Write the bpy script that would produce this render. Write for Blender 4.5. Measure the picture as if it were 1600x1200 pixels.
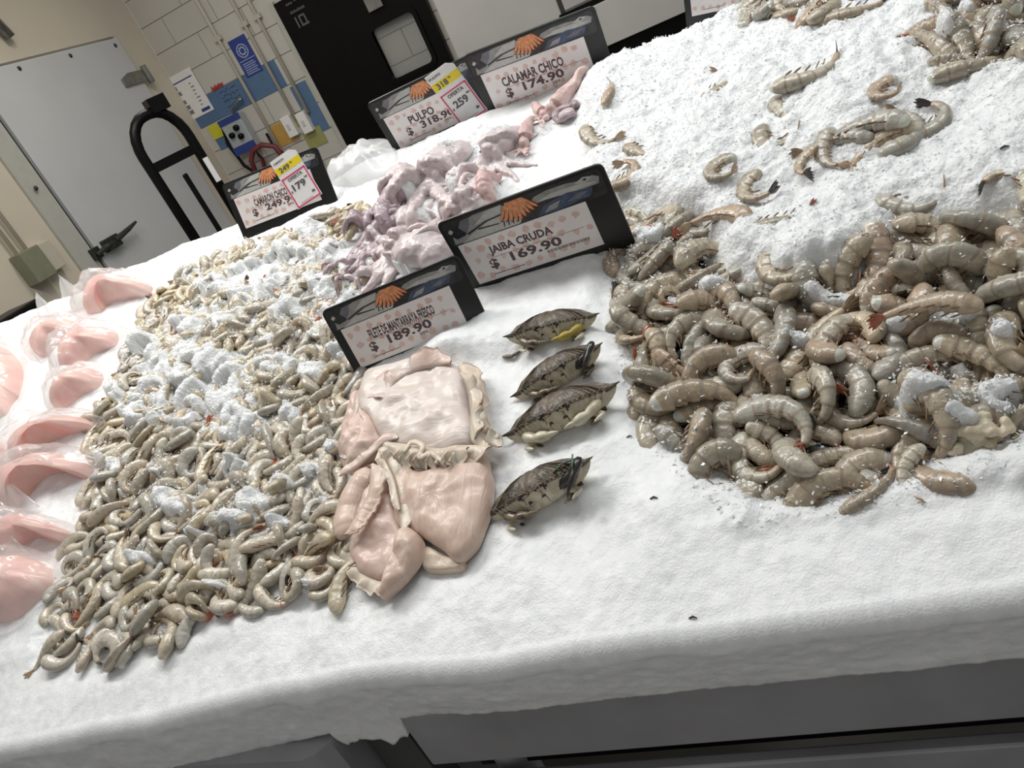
import bpy, bmesh, math, random
import numpy as np
from mathutils import Vector, Matrix, Quaternion

SC = bpy.context.scene
COL = SC.collection
for o in list(bpy.data.objects):
    bpy.data.objects.remove(o)
rnd = random.Random(11)
npr = np.random.default_rng(5)

# ------------------------------------------------------------------ camera
ROLL, PITCH, YAW, FPX = math.radians(-26.42), math.radians(24.61), math.radians(24.31), 1216.0
CAM = np.array([0.0, 0.0, 1.5])
_f0 = np.array([-math.sin(YAW), math.cos(YAW), 0.0]); _r0 = np.array([math.cos(YAW), math.sin(YAW), 0.0]); _u0 = np.array([0, 0, 1.0])
FW = _f0*math.cos(PITCH) - _u0*math.sin(PITCH); _u1 = _u0*math.cos(PITCH) + _f0*math.sin(PITCH)
RT = _r0*math.cos(ROLL) + _u1*math.sin(ROLL); UP = _u1*math.cos(ROLL) - _r0*math.sin(ROLL)
cam_data = bpy.data.cameras.new('camera'); cam = bpy.data.objects.new('camera', cam_data); COL.objects.link(cam)
cam_data.sensor_fit = 'HORIZONTAL'; cam_data.sensor_width = 36.0; cam_data.lens = 36.0*FPX/1600.0
cam_data.clip_start = 0.02; cam_data.clip_end = 60
cam.matrix_world = Matrix(((RT[0], UP[0], -FW[0], CAM[0]), (RT[1], UP[1], -FW[1], CAM[1]), (RT[2], UP[2], -FW[2], CAM[2]), (0, 0, 0, 1)))
SC.camera = cam

# ------------------------------------------------------------------ light, exposure
SC.view_settings.view_transform = 'Standard'; SC.view_settings.look = 'None'
SC.view_settings.gamma = 1.0; SC.view_settings.use_curve_mapping = False
SC.view_settings.exposure = -0.12
world = bpy.data.worlds.new('store_interior'); SC.world = world; world.use_nodes = True
bg = world.node_tree.nodes['Background']; bg.inputs[0].default_value = (1.0, 0.99, 0.96, 1); bg.inputs[1].default_value = 0.32

def area_light(name, loc, size, energy, color, target=None):
    d = bpy.data.lights.new(name, 'AREA'); d.shape = 'RECTANGLE'; d.size, d.size_y = size; d.energy = energy; d.color = color
    o = bpy.data.objects.new(name, d); COL.objects.link(o); o.location = loc
    if target is not None:
        o.rotation_euler = (Vector(target)-Vector(loc)).to_track_quat('-Z', 'Y').to_euler()
    return o
area_light('tube_light_over_display', (-1.75, 1.6, 3.0), (1.4, 0.5), 42, (1.0, 0.97, 0.93))
area_light('tube_light_over_shrimp', (0.1, 1.6, 3.1), (1.6, 0.4), 32, (0.97, 1.0, 1.0))
area_light('tube_light_by_back_wall', (-2.2, 3.6, 3.2), (1.3, 0.3), 28, (1.0, 0.95, 0.86))

# ------------------------------------------------------------------ geometry of the place: pixel rays, ice plane
def ray(px, py):
    d = FW*FPX + RT*(px-800.0) - UP*(py-600.0)
    return d/np.linalg.norm(d)
def at(px, py, x=None, y=None, z=None):
    d = ray(px, py)
    t = (x-CAM[0])/d[0] if x is not None else (y-CAM[1])/d[1] if y is not None else (z-CAM[2])/d[2]
    return CAM + d*t
AL = math.atan(0.33)
EU = np.array([1.0, 0, 0]); EV = np.array([0, math.cos(AL), math.sin(AL)]); EN = np.array([0, -math.sin(AL), math.cos(AL)])
ORG = np.array([0, 0.537, 0.931])
def W(u, v, h=0.0):
    return ORG + EU*u + EV*v + EN*h
def uv(px, py, h=0.0):
    d = ray(px, py); t = ((ORG+EN*h-CAM)@EN)/(d@EN); p = CAM+d*t-ORG
    return float(p[0]), float(p@EV)
ICE_M = Matrix(((EU[0], EV[0], EN[0], ORG[0]), (EU[1], EV[1], EN[1], ORG[1]), (EU[2], EV[2], EN[2], ORG[2]), (0, 0, 0, 1)))

# ------------------------------------------------------------------ object helpers
def tag(o, label=None, cat=None, group=None, kind=None):
    if label: o['label'] = label
    if cat: o['category'] = cat
    if group: o['group'] = group
    if kind: o['kind'] = kind
    return o
def empty(name, loc=(0, 0, 0), parent=None):
    o = bpy.data.objects.new(name, None); COL.objects.link(o); o.empty_display_size = .02
    o.location = loc
    if parent: o.parent = parent
    return o
def obj(name, me, parent=None):
    o = bpy.data.objects.new(name, me); COL.objects.link(o)
    if parent is not None: o.parent = parent
    return o
def mesh(name, verts, faces, mats, mi=None, smooth=True):
    me = bpy.data.meshes.new(name)
    me.from_pydata([tuple(map(float, v)) for v in verts], [], [tuple(map(int, f)) for f in faces])
    for m in (mats if isinstance(mats, (list, tuple)) else [mats]): me.materials.append(m)
    if mi is not None: me.polygons.foreach_set('material_index', [int(i) for i in mi])
    me.polygons.foreach_set('use_smooth', [smooth]*len(me.polygons))
    me.update(); return me
class MB:
    """collects shapes into one mesh"""
    def __init__(s): s.v = []; s.f = []; s.m = []
    def add(s, verts, faces, mi=0, M=None):
        b = len(s.v)
        if M is not None: verts = [M @ Vector(v) for v in verts]
        s.v += [tuple(v) for v in verts]; s.f += [tuple(i+b for i in f) for f in faces]; s.m += [mi]*len(faces); return s
    def box(s, lo, hi, mi=0, M=None):
        (a, b, c), (d, e, f) = lo, hi
        return s.add([(a,b,c),(d,b,c),(d,e,c),(a,e,c),(a,b,f),(d,b,f),(d,e,f),(a,e,f)],
              [(3,2,1,0),(4,5,6,7),(0,1,5,4),(1,2,6,5),(2,3,7,6),(3,0,4,7)], mi, M)
    def tube(s, pts, rad, n=8, mi=0, M=None, cap=True, flat=1.0, up=None):
        pts = [np.array(p, float) for p in pts]; k = len(pts)
        if not hasattr(rad, '__len__'): rad = [rad]*k
        vs, fs = [], []; ref = np.array(up if up is not None else (0, 0, 1.0))
        for i, p in enumerate(pts):
            t = pts[min(i+1, k-1)]-pts[max(i-1, 0)]; t = t/(np.linalg.norm(t)+1e-12)
            a = np.cross(t, ref)
            if np.linalg.norm(a) < 1e-3: a = np.cross(t, np.array([0.3, 1, 0.1]))
            a /= np.linalg.norm(a); b = np.cross(a, t)
            for j in range(n):
                q = 2*math.pi*j/n
                vs.append(p + (a*math.cos(q) + b*math.sin(q)*flat)*rad[i])
        for i in range(k-1):
            for j in range(n):
                fs.append((i*n+j, i*n+(j+1) % n, (i+1)*n+(j+1) % n, (i+1)*n+j))
        if cap:
            fs.append(tuple(range(n))[::-1]); fs.append(tuple(range((k-1)*n, k*n)))
        return s.add(vs, fs, mi, M)
    def ball(s, c, r, nu=12, nv=8, mi=0, M=None):
        if not hasattr(r, '__len__'): r = (r, r, r)
        vs = [(c[0], c[1], c[2]+r[2])]
        for i in range(1, nv):
            a = math.pi*i/nv
            for j in range(nu):
                q = 2*math.pi*j/nu
                vs.append((c[0]+r[0]*math.sin(a)*math.cos(q), c[1]+r[1]*math.sin(a)*math.sin(q), c[2]+r[2]*math.cos(a)))
        vs.append((c[0], c[1], c[2]-r[2])); L = len(vs)-1
        fs = [(0, 1+j, 1+(j+1) % nu) for j in range(nu)]
        for i in range(nv-2):
            for j in range(nu):
                a = 1+i*nu
                fs.append((a+j, a+nu+j, a+nu+(j+1) % nu, a+(j+1) % nu))
        a = 1+(nv-2)*nu
        fs += [(a+j, L, a+(j+1) % nu) for j in range(nu)]
        return s.add(vs, fs, mi, M)
    def prism(s, poly, z0, z1, mi=0, M=None, side=None):
        n = len(poly); vs = [(p[0], p[1], z0) for p in poly]+[(p[0], p[1], z1) for p in poly]
        s.add(vs, [tuple(range(n))[::-1]], mi, M)
        b = len(s.v)-2*n
        s.f.append(tuple(range(b+n, b+2*n))); s.m.append(mi)
        for i in range(n):
            s.f.append((b+i, b+(i+1) % n, b+n+(i+1) % n, b+n+i)); s.m.append(mi if side is None else side)
        return s
    def build(s, name, mats, parent=None, smooth=False):
        return obj(name, mesh(name, s.v, s.f, mats, s.m, smooth), parent)
def rrect(x0, y0, x1, y1, r, n=6):
    p = []
    for cx, cy, a0 in ((x1-r, y1-r, 0), (x0+r, y1-r, 90), (x0+r, y0+r, 180), (x1-r, y0+r, 270)):
        for i in range(n+1):
            a = math.radians(a0+90*i/n); p.append((cx+r*math.cos(a), cy+r*math.sin(a)))
    return p
def bevel(o, w=.002, seg=2):
    m = o.modifiers.new('bevel', 'BEVEL'); m.width = w; m.segments = seg; m.limit_method = 'ANGLE'; m.angle_limit = math.radians(40)
    return o
def subsurf(o, n=1):
    m = o.modifiers.new('subdivision', 'SUBSURF'); m.levels = n; m.render_levels = n; return o

# ------------------------------------------------------------------ noise (numpy)
def _hash(ix, iy, seed):
    h = (ix.astype(np.int64)*374761393 + iy.astype(np.int64)*668265263 + seed*1442695041) & 0xffffffff
    h = ((h ^ (h >> 13))*1274126177) & 0xffffffff
    return ((h ^ (h >> 16)) & 0xffff)/65535.0
def vnoise(x, y, seed=0):
    x = np.asarray(x, float); y = np.asarray(y, float)
    ix, iy = np.floor(x), np.floor(y); fx, fy = x-ix, y-iy
    fx = fx*fx*(3-2*fx); fy = fy*fy*(3-2*fy); ix = ix.astype(int); iy = iy.astype(int)
    a, b, c, d = _hash(ix, iy, seed), _hash(ix+1, iy, seed), _hash(ix, iy+1, seed), _hash(ix+1, iy+1, seed)
    return (a*(1-fx)+b*fx)*(1-fy) + (c*(1-fx)+d*fx)*fy
def fbm(x, y, seed=0, oct=4):
    t, a = 0, .5
    for i in range(oct):
        t = t + a*(vnoise(x, y, seed+i*17)*2-1); x = x*2.03+3.1; y = y*2.03+1.7; a *= .5
    return t
def smooth(a, b, x):
    t = np.clip((x-a)/(b-a), 0, 1); return t*t*(3-2*t)
def polydist(poly, x, y):
    """signed distance, positive inside"""
    x = np.asarray(x, float); y = np.asarray(y, float); best = np.full(x.shape, 1e9); ins = np.zeros(x.shape, bool); n = len(poly)
    for i in range(n):
        (ax, ay), (bx, by) = poly[i], poly[(i+1) % n]; ex, ey = bx-ax, by-ay
        t = np.clip(((x-ax)*ex+(y-ay)*ey)/(ex*ex+ey*ey+1e-12), 0, 1)
        best = np.minimum(best, (x-ax-t*ex)**2+(y-ay-t*ey)**2)
        c = ((ay > y) != (by > y)) & (x < ex*(y-ay)/(ey+1e-12)+ax); ins ^= c
    return np.where(ins, 1, -1)*np.sqrt(best)

# ------------------------------------------------------------------ materials
def mat(name, color, rough=.5, metal=0.0, noise=0.0, nscale=20.0, bump=0.0, bscale=200.0, sss=0.0, sssr=(.01, .006, .004), coat=0.0, spec=.5, rand=None, emit=None, trans=0.0, vary=None, tone=None):
    m = bpy.data.materials.new(name); m.use_nodes = True; nt = m.node_tree; N, L = nt.nodes, nt.links
    p = N['Principled BSDF']; c = tuple(color)+(1,)
    p.inputs['Base Color'].default_value = c; p.inputs['Roughness'].default_value = rough; p.inputs['Metallic'].default_value = metal
    p.inputs['Specular IOR Level'].default_value = spec
    if sss: p.inputs['Subsurface Weight'].default_value = sss; p.inputs['Subsurface Radius'].default_value = sssr; p.inputs['Subsurface Scale'].default_value = 1.0
    if coat: p.inputs['Coat Weight'].default_value = coat; p.inputs['Coat Roughness'].default_value = .08
    if trans: p.inputs['Transmission Weight'].default_value = trans
    tc = N.new('ShaderNodeTexCoord'); src = None
    if noise:
        n = N.new('ShaderNodeTexNoise'); n.inputs['Scale'].default_value = nscale; n.inputs['Detail'].default_value = 5
        L.new(tc.outputs['Object'], n.inputs['Vector'])
        r = N.new('ShaderNodeValToRGB'); r.color_ramp.elements[0].position = .3; r.color_ramp.elements[1].position = .7
        c0 = vary[0] if vary else tuple(max(0, k*(1-noise)) for k in color); c1 = vary[1] if vary else tuple(min(1, k*(1+noise)) for k in color)
        r.color_ramp.elements[0].color = tuple(c0)+(1,); r.color_ramp.elements[1].color = tuple(c1)+(1,)
        L.new(n.outputs['Fac'], r.inputs['Fac']); src = r.outputs['Color']
    if rand:
        oi = N.new('ShaderNodeObjectInfo'); r2 = N.new('ShaderNodeValToRGB'); el = r2.color_ramp.elements
        for i, k in enumerate(rand):
            e = el[i] if i < 2 else el.new(i/(len(rand)-1)); e.position = i/(len(rand)-1); e.color = tuple(k)+(1,)
        L.new(oi.outputs['Random'], r2.inputs['Fac'])
        if src:
            mx = N.new('ShaderNodeMix'); mx.data_type = 'RGBA'; mx.blend_type = 'MULTIPLY'; mx.inputs['Factor'].default_value = 1
            L.new(src, mx.inputs['A']); L.new(r2.outputs['Color'], mx.inputs['B']); src = mx.outputs['Result']
        else: src = r2.outputs['Color']
    if tone:                                               # natural pigment stored with the mesh (dark back, pale belly, warm tail end)
        at_ = N.new('ShaderNodeAttribute'); at_.attribute_name = tone
        mx = N.new('ShaderNodeMix'); mx.data_type = 'RGBA'; mx.blend_type = 'MULTIPLY'; mx.inputs['Factor'].default_value = 1
        L.new(src, mx.inputs['A']); L.new(at_.outputs['Color'], mx.inputs['B']); src = mx.outputs['Result']
    if src: L.new(src, p.inputs['Base Color'])
    if bump:
        n2 = N.new('ShaderNodeTexNoise'); n2.inputs['Scale'].default_value = bscale; n2.inputs['Detail'].default_value = 4
        L.new(tc.outputs['Object'], n2.inputs['Vector'])
        b = N.new('ShaderNodeBump'); b.inputs['Strength'].default_value = bump; b.inputs['Distance'].default_value = .003
        L.new(n2.outputs['Fac'], b.inputs['Height']); L.new(b.outputs['Normal'], p.inputs['Normal'])
    if emit: p.inputs['Emission Color'].default_value = tuple(emit[0])+(1,); p.inputs['Emission Strength'].default_value = emit[1]
    return m
def rgb(r, g, b):
    f = lambda c: c/255/12.92 if c <= 10 else ((c/255+.055)/1.055)**2.4
    return (f(r), f(g), f(b))
def film(name, tint=(1, 1, 1), haze=.08, rough=.12):
    """thin clear plastic: mostly see-through, a little milky, glossy at creases"""
    m = bpy.data.materials.new(name); m.use_nodes = True; nt = m.node_tree; N, L = nt.nodes, nt.links
    for n in list(N):
        if n.type != 'OUTPUT_MATERIAL': N.remove(n)
    out = [n for n in N if n.type == 'OUTPUT_MATERIAL'][0]
    tr = N.new('ShaderNodeBsdfTransparent'); tr.inputs[0].default_value = tuple(tint)+(1,)
    df = N.new('ShaderNodeBsdfTranslucent'); df.inputs[0].default_value = (.9, .9, .9, 1)
    d2 = N.new('ShaderNodeBsdfDiffuse'); d2.inputs[0].default_value = (.9, .9, .9, 1)
    ad = N.new('ShaderNodeMixShader'); ad.inputs[0].default_value = .5; L.new(df.outputs[0], ad.inputs[1]); L.new(d2.outputs[0], ad.inputs[2])
    gl = N.new('ShaderNodeBsdfGlossy'); gl.inputs['Roughness'].default_value = rough
    m1 = N.new('ShaderNodeMixShader'); m1.inputs[0].default_value = haze; L.new(tr.outputs[0], m1.inputs[1]); L.new(ad.outputs[0], m1.inputs[2])
    lw = N.new('ShaderNodeLayerWeight'); lw.inputs[0].default_value = .5
    pw = N.new('ShaderNodeMath'); pw.operation = 'POWER'; L.new(lw.outputs['Facing'], pw.inputs[0]); pw.inputs[1].default_value = 3.0
    ml = N.new('ShaderNodeMath'); ml.operation = 'MULTIPLY_ADD'; L.new(pw.outputs[0], ml.inputs[0]); ml.inputs[1].default_value = .30; ml.inputs[2].default_value = .035
    m2 = N.new('ShaderNodeMixShader'); L.new(ml.outputs[0], m2.inputs[0]); L.new(m1.outputs[0], m2.inputs[1]); L.new(gl.outputs[0], m2.inputs[2])
    L.new(m2.outputs[0], out.inputs[0]); return m

def ice_material():
    m = mat('crushed_ice', (.86, .875, .875), rough=.38, noise=.05, nscale=60, sss=.35, sssr=(.012, .013, .014), vary=((.79, .81, .82), (.90, .905, .905))); nt = m.node_tree; N, L = nt.nodes, nt.links; p = N['Principled BSDF']
    tc = N.new('ShaderNodeTexCoord'); at_ = N.new('ShaderNodeAttribute'); at_.attribute_name = 'loose'      # packed smooth in front, loose and flaky where it was thrown on
    a = N.new('ShaderNodeTexNoise'); a.inputs['Scale'].default_value = 420; a.inputs['Detail'].default_value = 3; L.new(tc.outputs['Object'], a.inputs['Vector'])
    v = N.new('ShaderNodeTexVoronoi'); v.inputs['Scale'].default_value = 210; L.new(tc.outputs['Object'], v.inputs['Vector'])
    w = N.new('ShaderNodeTexNoise'); w.inputs['Scale'].default_value = 120; w.inputs['Detail'].default_value = 6; w.inputs['Roughness'].default_value = .75; w.inputs['Distortion'].default_value = 1.5; L.new(tc.outputs['Object'], w.inputs['Vector'])
    ad = N.new('ShaderNodeMath'); ad.operation = 'ADD'; L.new(v.outputs['Distance'], ad.inputs[0]); L.new(w.outputs['Fac'], ad.inputs[1])
    b1 = N.new('ShaderNodeBump'); b1.inputs['Strength'].default_value = .30; b1.inputs['Distance'].default_value = .003; L.new(a.outputs['Fac'], b1.inputs['Height'])
    st = N.new('ShaderNodeMath'); st.operation = 'MULTIPLY'; L.new(at_.outputs['Fac'], st.inputs[0]); st.inputs[1].default_value = .55
    b2 = N.new('ShaderNodeBump'); L.new(st.outputs[0], b2.inputs['Strength']); b2.inputs['Distance'].default_value = .0045; L.new(ad.outputs[0], b2.inputs['Height']); L.new(b1.outputs['Normal'], b2.inputs['Normal'])
    L.new(b2.outputs['Normal'], p.inputs['Normal']); return m
ICE = ice_material()
FLAKE = mat('ice_flake', (.88, .90, .90), rough=.22, spec=.5, sss=.4, sssr=(.01, .01, .01))
STEEL = mat('brushed_steel', rgb(164, 164, 168), rough=.45, metal=.35, noise=.18, nscale=6, bump=.05, bscale=80)
STEEL_P = mat('steel_panel', rgb(196, 194, 190), rough=.45, metal=.1, noise=.08, nscale=2)
BLACK = mat('black_plastic', rgb(15, 16, 16), rough=.35, noise=.3, nscale=30)
BLACKM = mat('black_paint', rgb(11, 11, 11), rough=.35, noise=.2, nscale=10, spec=.15)
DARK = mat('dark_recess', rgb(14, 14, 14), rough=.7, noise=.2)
WHITE = mat('white_paper', rgb(232, 230, 228), rough=.5, noise=.03)
INK = mat('dark_ink', rgb(92, 74, 78), rough=.6, noise=.2, nscale=300)
# ================================================================== shrimp shape (used by the ice as well: heaped ice lies over the piles)
ARCS = [45, 95, 140, 185, 235, 285]
KIND = {'small': (.068, .0102), 'large': (.092, .0128)}
def spine(arc, L, n=25):
    a = math.radians(arc); s = np.linspace(0, 1, n); k = 0.55+0.9*s
    k /= float(np.sum((k[1:]+k[:-1])/2*np.diff(s)))
    th = np.concatenate([[0], np.cumsum((k[1:]+k[:-1])/2*np.diff(s))])*a
    d = np.stack([np.cos(th), np.sin(th)], 1)
    p = np.concatenate([[[0, 0]], np.cumsum((d[1:]+d[:-1])/2*np.diff(s)[:, None]*L, 0)])
    return s, p-p.mean(0), th
def srad(s): return np.interp(s, [0, .08, .2, .4, .6, .8, 1], [.74, .95, 1, .90, .70, .46, .27])
def chain(arc, L, R):
    s, p, th = spine(arc, L); ss = np.array([.04, .17, .31, .45, .59, .73, .86, 1.0])
    return np.stack([np.interp(ss, s, p[:, 0]), np.interp(ss, s, p[:, 1]), 0*ss], 1), srad(ss)*R
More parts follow.
